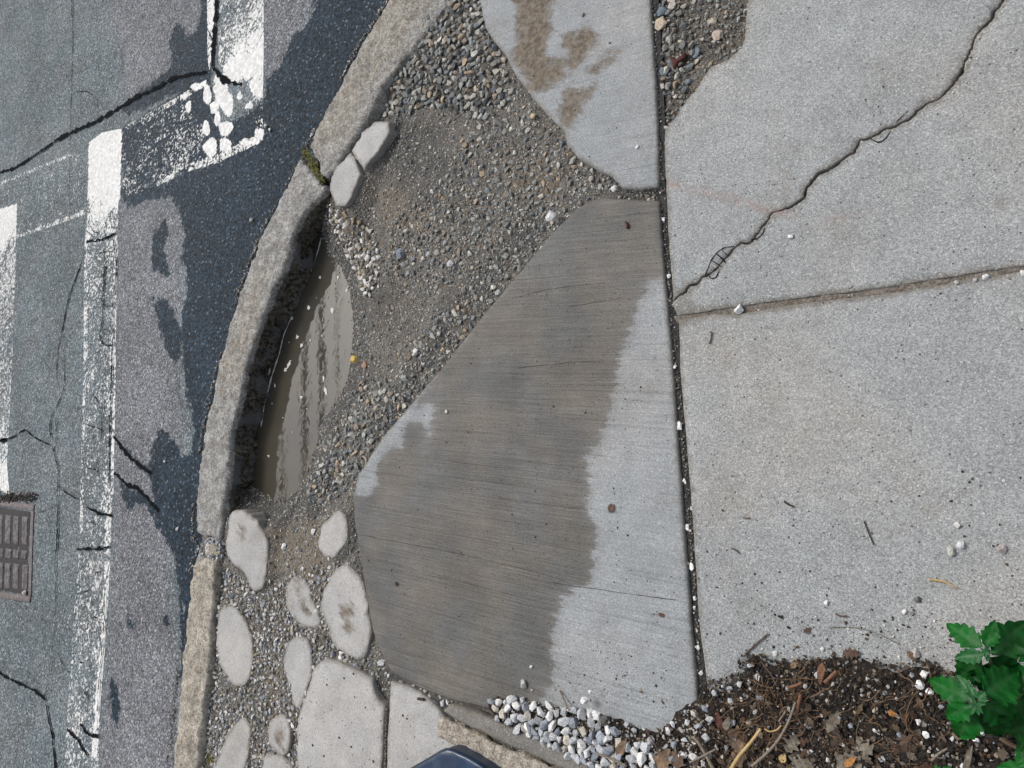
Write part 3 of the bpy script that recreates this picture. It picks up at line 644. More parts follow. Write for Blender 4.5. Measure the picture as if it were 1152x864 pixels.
# ---------------------------------------------------------------- concrete pavement slabs
def crk(seed=0): return None
CRACK = [(756, 341), (765, 331), (776, 321), (784, 319), (793, 311), (808, 301), (823, 281), (833, 273), (843, 272), (850, 266), (856, 258), (864, 248), (869, 240), (879, 237), (891, 232), (901, 224), (905, 215), (914, 204), (924, 194), (944, 182), (961, 170), (968, 157), (979, 156), (991, 147), (1004, 143), (1014, 137), (1026, 131), (1039, 120), (1054, 111), (1064, 102), (1076, 89), (1086, 72), (1088, 62), (1096, 49), (1104, 31), (1116, 20), (1118, 11), (1127, 1), (1150, -30), (1190, -120), (1220, -220)]
cr = jitter(densify(PP(CRACK), .004, False), .0055, 5, False, (45, 170))
tt = np.gradient(cr, axis=0); cn = np.stack([-tt[:, 1], tt[:, 0]], 1); cn /= np.linalg.norm(cn, axis=1)[:, None]
cwid = np.array([.0030+.0032*nz(x, y, 14, 2)+.0026*nz(x, y, 80, 8) for x, y in cr]).clip(.0014, None)/2
sgn = 1 if (cn[5]@(P(760, 300)[:2]-P(780, 330)[:2])) > 0 else -1
crU = cr+cn*(cwid*sgn)[:, None]; crL = cr-cn*(cwid*sgn)[:, None]
R1 = np.vstack([crU, PP([(860, -240), (848, -60), (842, -5), (839, 20), (838, 42), (832, 55), (820, 66), (800, 75), (791, 86), (784, 100), (771, 114), (762, 128), (748, 145), (747, 160), (748, 190), (750, 230), (752, 270), (755, 310), (757, 332)])])
R2 = np.vstack([crL[::-1], PP([(759, 348), (761, 355), (800, 349.5), (830, 345), (860, 341), (900, 335), (960, 328), (1010, 321), (1060, 313), (1110, 305), (1152, 299), (1300, 276), (1600, 240), (2200, 166), (2200, -220)])])
R3 = PP([(763, 360), (800, 353), (830, 353), (862, 347), (900, 341), (960, 334), (1010, 328), (1060, 319), (1110, 311), (1152, 304), (1300, 282), (1600, 246), (2200, 172), (2200, 1000), (850, 1000), (798, 800), (792, 750), (786, 700), (782, 640), (776, 550), (770, 480), (764, 410)])
def st(name, **k): return {a: (lambda V, q=q: union_sdf(V, q)) for a, q in k.items()}
RUST = [[(750, 203), (800, 212), (860, 230), (905, 238), (960, 240), (1020, 234), (1080, 222), (1080, 232), (1020, 244), (960, 250), (900, 247), (850, 238), (790, 220), (750, 210)]]
SPOT_R = [[(1122, 224), (1130, 221), (1142, 228), (1142, 238), (1132, 240), (1122, 234)], [(1022, 5), (1028, 1), (1032, 6), (1028, 13), (1022, 11)]]
SPOT_3 = []; _u = [[(950, 690), (1000, 700), (1060, 720), (1075, 740), (1040, 750), (990, 715), (950, 697)], [(830, 735), (900, 728), (980, 745), (1080, 730), (1100, 760), (900, 775), (800, 780)]]
p = [slab('pavement', R1, 0, .10, .003, .022, CONC_R, st(0, rust=RUST, spot=SPOT_R), .0012, 21, .005, edgeamp=.006),
     slab('pavement', R2, 0, .10, .003, .034, CONC_R, st(0, rust=RUST, spot=SPOT_R), .0012, 22, .005, edgeamp=.006),
     slab('pavement', R3, 0, .10, .005, .034, CONC_R, st(0, spot=SPOT_3+[[(763, 362), (860, 348), (1000, 330), (1152, 304), (1152, 306), (1000, 332), (860, 351), (763, 366)]]), .0012, 23)]
S1 = PP([(520, -120), (541, 10), (545, 30), (553, 43), (569, 63), (580, 85), (600, 112), (618, 132), (634, 148), (637, 162), (650, 178), (666, 188), (688, 199), (700, 212), (720, 213), (741, 211), (741, 170), (738, 100), (734, 40), (730, -30), (726, -160)])
S2 = PP([(648, 234), (664, 225), (680, 221), (700, 223), (742, 225), (744, 260), (750.5, 340), (756, 400), (762, 490), (768, 570), (774, 650), (779, 720), (784, 770), (788, 860), (720, 862), (640, 838), (560, 800), (510, 789), (470, 774), (440, 757), (428, 735), (419, 710), (412, 672), (405, 625), (398, 585), (397, 560), (402, 535), (430, 492), (466, 450), (500, 410), (545, 352), (600, 287), (625, 258)])
MUD = [[(560, -60), (640, -60), (630, -5), (618, 10), (622, 25), (615, 60), (637, 68), (632, 90), (600, 105), (590, 85), (575, 62), (590, 30), (580, 10)], [(630, 50), (640, 35), (650, 38), (655, 30), (668, 35), (672, 52), (660, 60), (652, 75), (640, 82), (637, 65)], [(640, 100), (660, 98), (668, 92), (660, 80), (675, 65), (692, 56), (698, 62), (680, 75), (672, 90), (668, 108), (655, 116), (655, 128), (642, 143), (632, 140), (630, 120)], [(578, 20), (590, 5), (600, 20), (590, 45), (580, 40)]]
p.append(slab('pavement', S1, 0, .10, .006, .014, CONC_S, st(0, mud=MUD), .0022, 24))
WETS2 = [[(400, 530), (397, 600), (410, 700), (440, 770), (520, 810), (600, 815), (607, 792), (618, 770), (624, 752), (622, 735), (624, 705), (632, 680), (645, 664), (662, 655), (667, 635), (669, 600), (663, 575), (662, 560), (664, 540), (661, 520), (659, 510), (675, 505), (678, 492), (674, 487), (684, 470), (690, 440), (694, 420), (694, 405), (700, 390), (708, 370), (714, 350), (722, 335), (735, 318), (745, 314), (748, 310), (744, 222), (650, 222), (560, 330), (470, 448), (484, 458), (489, 462), (486, 474), (484, 490), (478, 480), (470, 474), (456, 482), (452, 500), (436, 508), (424, 530), (424, 545), (412, 556), (400, 556)]]
p.append(slab('pavement', S2, 0, .10, .006, .012, CONC_S, st(0, wet=WETS2), .0012, 25))
for o in p: o['kind'] = 'structure'
p[0]['label'] = 'broken concrete pavement piece above the long crack'; p[1]['label'] = 'concrete pavement piece under the long crack'; p[2]['label'] = 'large dry concrete pavement slab at lower right'
p[3]['label'] = 'mud-stained concrete pavement slab at top centre'; p[4]['label'] = 'large half-wet brown concrete pavement slab in the middle'
# small shrinkage cracks beside the main crack, and the groove across the wet slab
ck = ribbons('pavement_cracks', [([(793, 311), (796, 303), (800, 293), (806, 285), (815, 279), (826, 277)], [.002, .0028, .002]), ([(800, 293), (806, 296), (812, 300)], [.002, .0022]), ([(806, 286), (812, 291), (816, 296)], [.002, .0022]), ([(812, 281), (818, 287)], [.002, .002]),
      ([(797, 309), (800, 313), (806, 311), (809, 303)], [.002, .0022]), ([(979, 156), (987, 160), (995, 157), (1002, 147)], [.002, .0028, .002]), ([(1008, 137), (1014, 131), (1022, 124)], [.0015, .001]), ([(845, 270), (852, 268), (858, 262), (860, 256)], [.002, .002]), ([(850, 262), (848, 266), (853, 270)], [.002, .002])], .0012, CRACKM, .0012); ck['kind'] = 'structure'
CR2 = mat_flat('slab_line', (.055, .05, .045), .9, .3)
ck = ribbons('pavement_scores', [([(402, 601), (430, 606), (470, 614), (520, 624), (560, 633), (600, 643), (640, 655)], [.0022, .0016, .0022, .001]), ([(616, 655), (680, 664), (720, 670), (763, 675)], [.0018, .0014, .0012]),
      ([(576, 336), (620, 325), (680, 318)], [.0012, .0014, .001]), ([(580, 414), (640, 408), (700, 406)], [.0016, .0012, .0012]), ([(640, 345), (700, 335)], [.0014, .0008]), ([(560, 560), (620, 568), (655, 572)], [.001, .0012, .001]), ([(440, 640), (520, 655), (600, 676)], [.0008, .0014, .0008])], .0010, CR2, .0008); ck['kind'] = 'structure'

# joints
def strip(name, L, Rr, z, mat, amp=.003, seed=1, tex=60):
    a = densify(PP(L, z), .01, False); n = len(a); b = PP(Rr, z)
    # resample b to n
    s = np.r_[0, np.cumsum(np.linalg.norm(np.diff(b, axis=0), axis=1))]; u = np.linspace(0, s[-1], n); b = np.stack([np.interp(u, s, b[:, 0]), np.interp(u, s, b[:, 1])], 1)
    K = 7; V = np.concatenate([a+(b-a)*k/(K-1) for k in range(K)]); zz = z+fbm(V, tex, seed)*amp
    f = [[k*n+i, k*n+i+1, (k+1)*n+i+1, (k+1)*n+i] for k in range(K-1) for i in range(n-1)]
    o = mesh_obj(name, np.column_stack([V, zz]), f, mat, smooth=True); o['kind'] = 'structure'; return o
strip('pavement_joint', [(722, -160), (729, 0), (736, 110), (739, 215), (744, 300), (752, 400), (762, 550), (776, 740), (782, 860)], [(736, -160), (741, 0), (748, 130), (749, 215), (758, 300), (768, 400), (781, 550), (793, 740), (800, 860)], -.009, FILL)
strip('pavement_joint', [(758, 356), (860, 340), (1010, 320), (1152, 297), (1600, 236), (2200, 160)], [(762, 364), (862, 350), (1010, 330), (1152, 307), (1600, 250), (2200, 176)], -.0045, GRIT, .003, 3)

# broken corner filled with rubble (top right)
corner = slab('dirt_patch', PP([(745, -200), (736, -60), (741, 30), (744, 80), (747, 142), (752, 150), (775, 128), (795, 100), (815, 80), (842, 66), (850, 40), (850, -20), (862, -200)], -.014), -.014, .04, .01, .010, DIRT, None, .002, 31, topamp=.005)
corner['kind'] = 'structure'

# bottom centre: big fragment slabs, concrete edging
FRAG = [  # outline, z, material, label, mud stains
    ([(258, 579), (266, 573), (276, 574), (288, 586), (298, 600), (301, 620), (300, 645), (295, 662), (288, 666), (281, 659), (274, 646), (262, 635), (254, 622), (254, 600)], -.004, CONC_F, 'oval concrete fragment touching the short kerb block, topmost on the left', [[(269, 595), (276, 594), (276, 605), (271, 610)]]),
    ([(247, 688), (254, 682), (266, 686), (276, 698), (283, 716), (284, 740), (280, 764), (271, 774), (260, 769), (249, 754), (245, 735), (244, 708)], -.006, CONC_F, 'elongated pale concrete fragment beside the narrow kerb, in white gravel', None),
    ([(266, 812), (276, 810), (282, 825), (279, 850), (274, 870), (266, 900), (225, 900), (236, 868), (246, 850), (254, 830)], -.008, CONC_F, 'concrete fragment cut off by the bottom edge, left of the oval with a tan stain', None),
    ([(371, 581), (380, 574), (389, 578), (391, 596), (388, 612), (380, 624), (373, 629), (363, 624), (358, 612), (360, 594)], -.004, CONC_F, 'small round concrete fragment nearest the large wet slab corner', None),
    ([(372, 648), (384, 636), (396, 640), (406, 652), (411, 668), (414, 690), (417, 712), (413, 732), (404, 741), (390, 738), (374, 724), (368, 705), (361, 688), (363, 668)], -.002, CONC_F, 'large concrete fragment with a brown smudge, beside the wet slab edge', [[(384, 686), (395, 680), (400, 688), (392, 694), (398, 706), (392, 710), (386, 700)]]),
    ([(323, 656), (334, 648), (346, 656), (349, 672), (357, 686), (361, 698), (352, 706), (338, 704), (326, 692), (321, 676)], -.010, CONC_F, 'muddy pinkish concrete fragment between two cleaner ones', [[(328, 652), (336, 650), (340, 662), (334, 668)], [(336, 672), (344, 676), (348, 690), (340, 688)], [(326, 684), (334, 688), (332, 694)]]),
    ([(324, 726), (334, 717), (346, 720), (350, 734), (350, 754), (345, 776), (336, 796), (330, 792), (326, 772), (320, 752), (320, 738)], -.006, CONC_F, 'slim oval concrete fragment beside the big cracked slab at the bottom', None),
    ([(303, 814), (312, 803), (322, 806), (327, 822), (325, 840), (318, 849), (308, 846), (301, 834)], -.008, CONC_F, 'small oval concrete fragment with a tan teardrop stain', [[(314, 815), (318, 826), (319, 840), (312, 842), (308, 832)]]),
    ([(296, 852), (308, 850), (322, 854), (330, 870), (326, 900), (290, 900)], -.010, CONC_F, 'concrete fragment at the bottom edge under the tan-stained oval', None),
    ([(372, 198), (378, 186), (394, 171), (405, 195), (399, 214), (389, 232), (378, 231), (371, 214)], -.006, CONC_F, 'lower half of the split concrete strip beside the kerb', None),
    ([(396, 169), (399, 163), (406, 150), (423, 136), (438, 135), (438, 149), (425, 170), (409, 192)], -.004, CONC_F, 'upper half of the split concrete strip beside the kerb', None),
]
FW = []
for i, (pl, z, mt, lab, mud) in enumerate(FRAG):
    wpl = PP(pl, z)
    wpl = crom(wpl, 2) if i not in (9, 10) else wpl
    wpl = jitter(densify(wpl, .007), .0075, i*3.7+2, True, (14, 34))
    FW.append(wpl)
    o = slab('paving_fragment', wpl, z, .045, .0035, .010, mt, {'mud': (lambda V, q=mud, z=z: union_sdf(V, q, z))} if mud else None, .0030, 40+i, .007, edgeamp=.011, topamp=.0015, tscale=25)
    tag(o, lab, 'concrete fragment', 'broken concrete fragments in the verge')
BIG = [(360, 744), (366, 740), (380, 745), (396, 752), (408, 758), (418, 763), (421, 776), (425, 788), (432, 795), (431, 830), (429, 864), (427, 960), (325, 960), (334, 864), (333, 820), (337, 800), (346, 775), (352, 752)]
o = slab('paving_fragment', PP(BIG), 0, .07, .005, .014, CONC_F, None, .003, 61, edgeamp=.006); tag(o, 'largest pale concrete fragment at the bottom left of the narrow upright joint', 'concrete fragment', 'broken concrete fragments in the verge'); FW.append(PP(BIG))
F10 = [(438, 767), (455, 771), (472, 778), (484, 788), (493, 797), (500, 808), (520, 824), (556, 845), (584, 862), (620, 885), (660, 960), (433, 960), (434, 864), (437, 800)]
o = slab('pavement', PP(F10), 0, .07, .005, .014, CONC_F, None, .0025, 62, edgeamp=.004); o['kind'] = 'structure'; o['label'] = 'pale concrete slab under the dark blue bag'
o = slab('pavement_wear', PP([(495, 806), (512, 815), (537, 826), (559, 838), (579, 847), (600, 855), (640, 876), (700, 915), (660, 990), (600, 930), (570, 885), (545, 860), (520, 846), (503, 835), (493, 830), (490, 816)], .003), .003, .012, .008, .009, CONC_X, None, .004, 63, topamp=.004, tscale=60); o['kind'] = 'structure'
o = slab('concrete_edging', PP([(497, 800), (505, 793), (520, 796), (545, 806), (561, 813), (600, 829), (640, 850), (680, 872), (740, 910), (720, 925), (680, 895), (640, 871), (600, 851), (579, 843), (559, 834), (537, 822), (512, 811)], .012), .012, .09, .008, .012, CONC_E, None, .002, 64, edgeamp=.004)
tag(o, 'smooth dark grey concrete edging beside the white stone chippings', 'edging')
exec_ok = True

# ---------------------------------------------------------------- gravel of the verge
HG = hz.reshape(len(gy), len(gx))
def Hf(XY):
    u = np.clip((XY[:, 0]-gx[0])/(gx[1]-gx[0]), 0, len(gx)-1.001); v = np.clip((XY[:, 1]-gy[0])/(gy[1]-gy[0]), 0, len(gy)-1.001)
    i, j = u.astype(int), v.astype(int); a, b = u-i, v-j
    return HG[j, i]*(1-a)*(1-b)+HG[j, i+1]*a*(1-b)+HG[j+1, i]*(1-a)*b+HG[j+1, i+1]*a*b
class Hash:
    def __init__(s, c=.03): s.c = c; s.d = {}
    def ok(s, x, y, r, k=.8):
        i, j = int(x//s.c), int(y//s.c)
        for a in (-1, 0, 1):
            for b in (-1, 0, 1):
                for q in s.d.get((i+a, j+b), ()):
                    if (q[0]-x)**2+(q[1]-y)**2 < (k*(r+q[2]))**2: return False
        s.d.setdefault((i, j), []).append((x, y, r)); return True
hsh = Hash()
def scatter(zone, n, r0, r1, pal, k=.8, zf=Hf, zplane=-.03, pw_=1.6, sink=.25, block=True, maxpud=.015, rnd=.15, edge=.005):
    zp = PP(zone, zplane); mn, mx = zp.min(0), zp.max(0)
    c = RNG.uniform(mn, mx, (n, 2)); c = c[sdf(c, zp) > 0]
    if block:
        ok = np.ones(len(c), bool)
        for q in BLK: ok &= sdf(c, q) < edge
        ok &= sdf(c, PUDW) < maxpud
        ok &= sdf(c, kbp) > .008
        c = c[ok]
    r = r0+(r1-r0)*RNG.random(len(c))**pw_; r = -np.sort(-r)
    kp = [i for i in range(len(c)) if hsh.ok(c[i, 0], c[i, 1], r[i], k)]
    c, r = c[kp], r[kp]; z = zf(c)+r*(.5-sink)
    return np.column_stack([c, z]), r, pick(pal, len(c), rnd)
BLK = FW+[S1, S2, PP(BIG), PP(F10)]
Z_ALL = [(368, 205), (430, 120), (500, 0), (560, -200), (760, -200), (760, 240), (560, 420), (440, 560), (440, 760), (520, 800), (600, 840), (560, 870), (420, 980), (180, 980), (215, 700), (246, 610), (250, 500), (330, 280)]
Z1 = [(452, 60), (490, 12), (560, -200), (640, -200), (548, 30), (572, 75), (580, 112), (550, 138), (505, 122), (470, 122), (450, 128), (430, 130), (425, 112), (440, 88)]
Z2 = [(365, 222), (372, 232), (390, 240), (412, 256), (425, 290), (410, 335), (394, 315), (380, 288), (362, 262)]
Z3 = [(392, 420), (440, 430), (462, 448), (430, 490), (398, 540), (365, 572), (335, 560), (350, 530), (372, 470)]
Z4 = [(470, 380), (560, 290), (640, 215), (690, 205), (645, 245), (545, 352), (500, 412), (466, 450), (440, 430)]
Z5 = [(560, 105), (640, 165), (700, 212), (640, 235), (560, 300), (480, 330), (430, 310), (440, 250), (500, 200), (530, 140)]
Z7 = [(232, 640), (262, 640), (300, 664), (340, 640), (400, 630), (425, 745), (360, 790), (336, 864), (325, 980), (190, 980), (225, 700)]
Z8 = [(430, 750), (500, 795), (560, 815), (600, 832), (590, 815), (520, 790), (440, 758)]
parts = [scatter(Z1, 9000, .0075, .0135, PAL_MIX*1.25, .72, sink=.05), scatter(Z2, 2200, .006, .0125, PAL_LOW*1.1, .75, sink=.1),
         scatter(Z3, 3500, .0035, .0125, PAL_MIX*1.25, .85, sink=.15, pw_=1.8), scatter(Z4, 4500, .003, .0115, PAL_MIX*1.25, .95, sink=.2, pw_=2.6),
         scatter(Z5, 6000, .003, .011, PAL_MIX*1.2, .95, sink=.2, pw_=2.8), scatter(Z7, 9000, .0035, .0095, np.vstack([PAL_LOW, PAL_WHITE*.95]), .85, sink=.1, pw_=1.9),
         scatter(Z8, 900, .004, .009, PAL_WHITE, .9, pw_=1.6), scatter([(340, 720), (425, 740), (420, 765), (345, 745)], 300, .003, .007, PAL_WHITE, .9),
         scatter(Z_ALL, 26000, .0026, .0075, np.vstack([PAL_DIRT, PAL_MIX*1.4]), .85, sink=.2, pw_=2.8)]
pos, rr, cc = (np.concatenate([q[i] for q in parts]) for i in range(3))
big = rr > .0075
g1 = stones_mesh('gravel', pos, rr*1.08, cc, False, .7); tag(g1, 'mixed loose gravel filling the unpaved verge between kerb and slabs', 'gravel', kind='stuff')
ICO0 = (lambda b: (bmesh.ops.create_icosphere(b, subdivisions=0 or 1, radius=1), b))(bmesh.new())[1]; ICO0.free()
_b = bmesh.new(); bmesh.ops.create_cone(_b, cap_ends=True, segments=5, radius1=1, radius2=.55, depth=1.3)
C0 = np.array([x.co[:] for x in _b.verts]); _b.faces.ensure_lookup_table(); bmesh.ops.triangulate(_b, faces=_b.faces[:]); CF0 = np.array([[q.index for q in p_.verts] for p_ in _b.faces]); _b.free()
def crumbs(name, pos, size, cols, flat=.7):
    n = len(pos); v = C0[None]*RNG.uniform(.6, 1.25, (n, len(C0), 1))
    v = np.einsum('nij,nvj->nvi', rotmats(n), v)*size[:, None, None]; v[..., 2] *= flat; v += pos[:, None]
    f = (CF0[None]+(np.arange(n)*len(C0))[:, None, None]).reshape(-1, 3)
    return mesh_obj(name, v.reshape(-1, 3), f, STONE, cols=np.repeat(cols, len(C0), 0))
def loose(zone, n, r0, r1, pal, zplane=-.03, maxpud=.006, edge=.003, zf=Hf, block=True):
    zp = PP(zone, zplane); c = RNG.uniform(zp.min(0), zp.max(0), (n, 2)); c = c[sdf(c, zp) > 0]
    if block:
        ok = sdf(c, PUDW) < maxpud
        for q in BLK: ok &= sdf(c, q) < edge
        ok &= sdf(c, kbp) > .004; c = c[ok]
    r = r0+(r1-r0)*RNG.random(len(c))**2
    return np.column_stack([c, zf(c)+r*.2]), r, pick(pal, len(c), .3)
a = [loose(Z_ALL, 150000, .0012, .0038, np.vstack([PAL_DIRT, PAL_MIX*1.1, PAL_MIX*1.5, PAL_LOW*1.1])), loose(Z7, 9000, .0014, .0040, np.vstack([PAL_LOW, PAL_WHITE*.9]))]
o = crumbs('fine_gravel', *(np.concatenate([q[i] for q in a]) for i in range(3))); tag(o, 'fine grit and crumbs between the gravel stones of the verge', 'grit', kind='stuff')
# rubble in the broken corner at the top
hsh = Hash()
ZC = [(746, -180), (738, -60), (744, 30), (746, 90), (749, 146), (770, 126), (792, 96), (815, 78), (838, 62), (846, 30), (856, -180)]
zc = lambda q: np.full(len(q), -.0115)+.002*fbm(q, 40, 3, 1)
q1 = scatter([(746, -180), (738, -60), (744, 30), (746, 110), (770, 110), (785, 70), (770, 20), (780, -180)], 1200, .005, .0105, np.vstack([PAL_MIX, [(.5, .45, .36), (.16, .2, .22)]]), .82, zc, -.014, block=False, sink=.15)
q2 = scatter(ZC, 2600, .0028, .0075, PAL_MIX*1.1, .95, zc, -.014, block=False, sink=.2, pw_=2.4)
o = stones_mesh('gravel', np.vstack([q1[0], q2[0]]), np.r_[q1[1], q2[1]]*1.1, np.vstack([q1[2], q2[2]])); tag(o, 'coarse rubble in the broken-out corner at the top of the pavement', 'gravel', kind='stuff')
a = loose(ZC, 7000, .001, .003, PAL_DIRT*1.2, -.014, zf=zc, block=False); o = crumbs('fine_gravel', *a); tag(o, 'sandy grit in the broken-out pavement corner', 'grit', kind='stuff')
# grit along the road side of the kerb and in joints
kr = PP([(438, 2), (408, 47), (395, 72), (381, 98), (365, 128), (350, 158), (345, 175), (334, 190), (316, 222), (293, 268), (268, 335), (247, 410), (231, 480), (221, 540), (219, 600), (226, 616), (216, 640), (210, 690), (204, 740), (198, 800), (191, 864)], RZ)
kd = densify(kr, .004, False); m_ = len(kd); q = np.tile(kd, (2, 1))+RNG.normal(0, .006, (2*m_, 2))+[-.012, 0]
q = q[fbm(q, 4, 1, 1) > -.12]
o = crumbs('kerb_grit', np.column_stack([q, np.full(len(q), RZ+.004)]), RNG.uniform(.0015, .0075, len(q))*RNG.random(len(q)), pick(np.vstack([PAL_LOW, PAL_DIRT]), len(q), .3)); tag(o, 'grit and small stones gathered along the road side of the kerb', 'grit', kind='stuff')
q = densify(np.vstack([PP([(231, 606), (236, 609), (247, 608)], -.01), PP([(247, 625), (238, 630), (228, 628), (224, 615)], -.01)]), .001, False); q = q+RNG.normal(0, .007, q.shape)
o = crumbs('kerb_grit', np.column_stack([q, RNG.uniform(-.03, -.006, len(q))]), RNG.uniform(.003, .008, len(q)), pick(PAL_WHITE*.85, len(q), .3)); tag(o, 'pale stone chips packed round the small kerb block', 'grit', kind='stuff')
jl = [densify(PP([(736, -80), (738, 60), (744, 190), (753, 310), (764, 440), (777, 600), (789, 760)], -.01), .003, False), densify(PP([(765, 359), (860, 345), (1010, 325), (1152, 302), (1300, 280)], 0), .0022, False), densify(PP([(435, 795), (434, 864), (433, 900)], -.01), .0012, False), densify(PP([(690, 217), (742, 219)], -.01), .0015, False)]
q = np.vstack([j+RNG.normal(0, s_, j.shape) for j, s_ in zip(jl, (.004, .004, .0025, .006))])
o = crumbs('joint_grit', np.column_stack([q, np.full(len(q), -.006)]), RNG.uniform(.0008, .0032, len(q)), pick(np.vstack([PAL_DIRT*.6, PAL_DIRT*.8, PAL_LOW]), len(q), .3)); tag(o, 'fine grit lying in the joints between pavement slabs', 'grit', kind='stuff')

# scattered crumbs on the slabs (tiny dark and pale specks of debris)
def on_poly(polyw, n, r0, r1, pal, z=0.0):
    c = RNG.uniform(polyw.min(0), polyw.max(0), (n, 2)); c = c[sdf(c, polyw) > .005]; r = r0+(r1-r0)*RNG.random(len(c))**3
    return np.column_stack([c, np.full(len(c), z)+r*.3]), r, pick(pal, len(c), .3)
near3 = PP([(770, 560), (1152, 520), (1300, 700), (1152, 790), (790, 760)])
DK = np.array([(.035, .028, .022), (.025, .022, .02), (.07, .048, .03)])
a = [on_poly(S2, 260, .001, .0032, DK), on_poly(S1, 90, .001, .0035, DK), on_poly(PP([(750, 200), (1152, 0), (1300, 600), (790, 700)]), 330, .0008, .0024, DK), on_poly(near3, 420, .0008, .0030, np.vstack([DK, PAL_WHITE[:2]])),
     on_poly(PP([(850, 690), (1070, 690), (1090, 760), (830, 750)]), 420, .001, .004, np.vstack([DK, DK, PAL_LOW])), on_poly(PP([(600, 720), (760, 720), (760, 800), (620, 790)]), 160, .001, .003, np.vstack([DK, PAL_LOW])), on_poly(PP(BIG), 90, .0012, .004, DK), on_poly(PP(F10), 60, .001, .004, DK)]
o = crumbs('debris_specks', *(np.concatenate([q[i] for q in a]) for i in range(3)), flat=.5); tag(o, 'tiny dark crumbs and pale specks scattered over the pavement', 'debris', kind='stuff')

# ---------------------------------------------------------------- planting bed
SOIL = mat_flat('dark_soil', (.016, .013, .011), .95, .5, 150, bump=1, bd=.008, col2=(.03, .023, .017))
BEDP = [(549, 790), (560, 786), (576, 785), (600, 790), (615, 793), (640, 798), (665, 802), (690, 806), (711, 815), (738, 824), (752, 815), (762, 800), (770, 790), (786, 786), (797, 768), (808, 773), (818, 769), (828, 764), (838, 755), (838, 743), (846, 739), (858, 743), (872, 748), (893, 752), (915, 746), (930, 739), (958, 737), (985, 751), (1005, 755), (1030, 750), (1050, 752), (1070, 764), (1100, 774), (1152, 778), (2150, 880), (2150, 1250), (700, 1250), (745, 912), (690, 876), (640, 853), (600, 831), (561, 813), (552, 803)]
bedw = PP(BEDP, .002)
def bedz(V): return -.004+.022*np.clip(sdf(V, bedw)/.12, 0, 1)
o = slab('soil_bed', bedw, .004, .06, .006, .011, SOIL, None, .012, 71, .009, topamp=.006, tscale=30, zfun=lambda V: .018*np.clip(np.abs(sdf(V, bedw))/.14, 0, 1)+fbm(V, 70, 4, 2)*.003)
o['kind'] = 'structure'
def bz(c): return .004+.018*np.clip(sdf(c, bedw)/.14, 0, 1)
def scat_bed(zone, n, r0, r1, pal, k, pw_=1.6, h=None, sink=0.0):
    zp = PP(zone, .01); c = RNG.uniform(zp.min(0), zp.max(0), (n, 2)); c = c[(sdf(c, zp) > 0) & (sdf(c, bedw) > -.006)]
    r = -np.sort(-(r0+(r1-r0)*RNG.random(len(c))**pw_)); kp = [i for i in range(len(c)) if hsh.ok(c[i, 0], c[i, 1], r[i], k)]
    c, r = c[kp], r[kp]; return np.column_stack([c, bz(c)+r*(.45-sink)]), r, pick(pal, len(c))
hsh = Hash()
GB1 = [(551, 788), (576, 785), (600, 790), (640, 798), (665, 803), (690, 815), (700, 840), (735, 830), (740, 864), (720, 880), (660, 864), (600, 829), (561, 811)]
GB2 = [(665, 803), (700, 812), (738, 826), (765, 800), (790, 785), (800, 800), (800, 850), (790, 900), (740, 920), (690, 876), (640, 850), (690, 840)]
b1 = scat_bed(GB1, 4500, .0045, .0128, PAL_WHITE, .70, 1.3); b2 = scat_bed(GB2, 900, .005, .0105, PAL_WHITE, 1.15, 1.5)
b3 = scat_bed([(790, 780), (838, 745), (860, 760), (850, 830), (800, 860)], 260, .003, .008, PAL_WHITE, 1.7, 1.8); b4 = scat_bed([(860, 760), (1060, 755), (1152, 800), (1152, 870), (860, 870)], 420, .0022, .006, PAL_WHITE, 2.4, 2.4)
vis = []
for lab, (po, r_, c_), grp in (('white angular stone chipping packed between the wet slab and the edging', b1, 'white chippings beside the edging'), ('white chipping among dead leaves at the foot of the slab corner', b2, 'white chippings at the slab corner'), ('small white chipping on dark soil under the broken slab edge', b3, 'white chippings on the dark soil'), ('small pale chipping strewn on the soil left of the green weed', b4, 'pale chippings near the weed')):
    px, py = proj(po[:, 0], po[:, 1], po[:, 2]); show = (px > -5) & (px < 1157) & (py < 868); order = np.argsort(-r_); n_ = 0
    for i in order:
        if not show[i] or n_ >= 90: continue
        n_ += 1
        o = stones_mesh('white_stone', np.zeros((1, 3)), r_[i:i+1]*1.12, c_[i:i+1], True, .8); o.location = po[i]; tag(o, lab, 'stone', grp)
# mulch, chips and grit in the bed
a = []
for zone, n, r0, r1, pal in (((GB1), 2500, .001, .004, np.vstack([DK, PAL_LOW*.7])), (GB2, 3500, .001, .004, np.vstack([DK, DK, PAL_LOW*.8])), ([(790, 760), (840, 735), (1070, 745), (1300, 780), (1300, 1000), (740, 1000)], 22000, .001, .0048, np.vstack([DK, DK, DK, DK*.6, DK*.5, [(.12, .07, .04), (.20, .16, .11)], PAL_LOW[:2]*.6]))):
    zp = PP(zone, .01); c = RNG.uniform(zp.min(0), zp.max(0), (n, 2)); c = c[(sdf(c, zp) > 0) & (sdf(c, bedw) > -.012)]; r = r0+(r1-r0)*RNG.random(len(c))**2
    a.append((np.column_stack([c, bz(c)+r*.2+RNG.uniform(0, .003, len(c))]), r, pick(pal, len(c), .35)))
o = crumbs('mulch', *(np.concatenate([q[i] for q in a]) for i in range(3)), flat=.6); tag(o, 'dark crumbly mulch and grit covering the soil of the planting bed', 'mulch', kind='stuff')

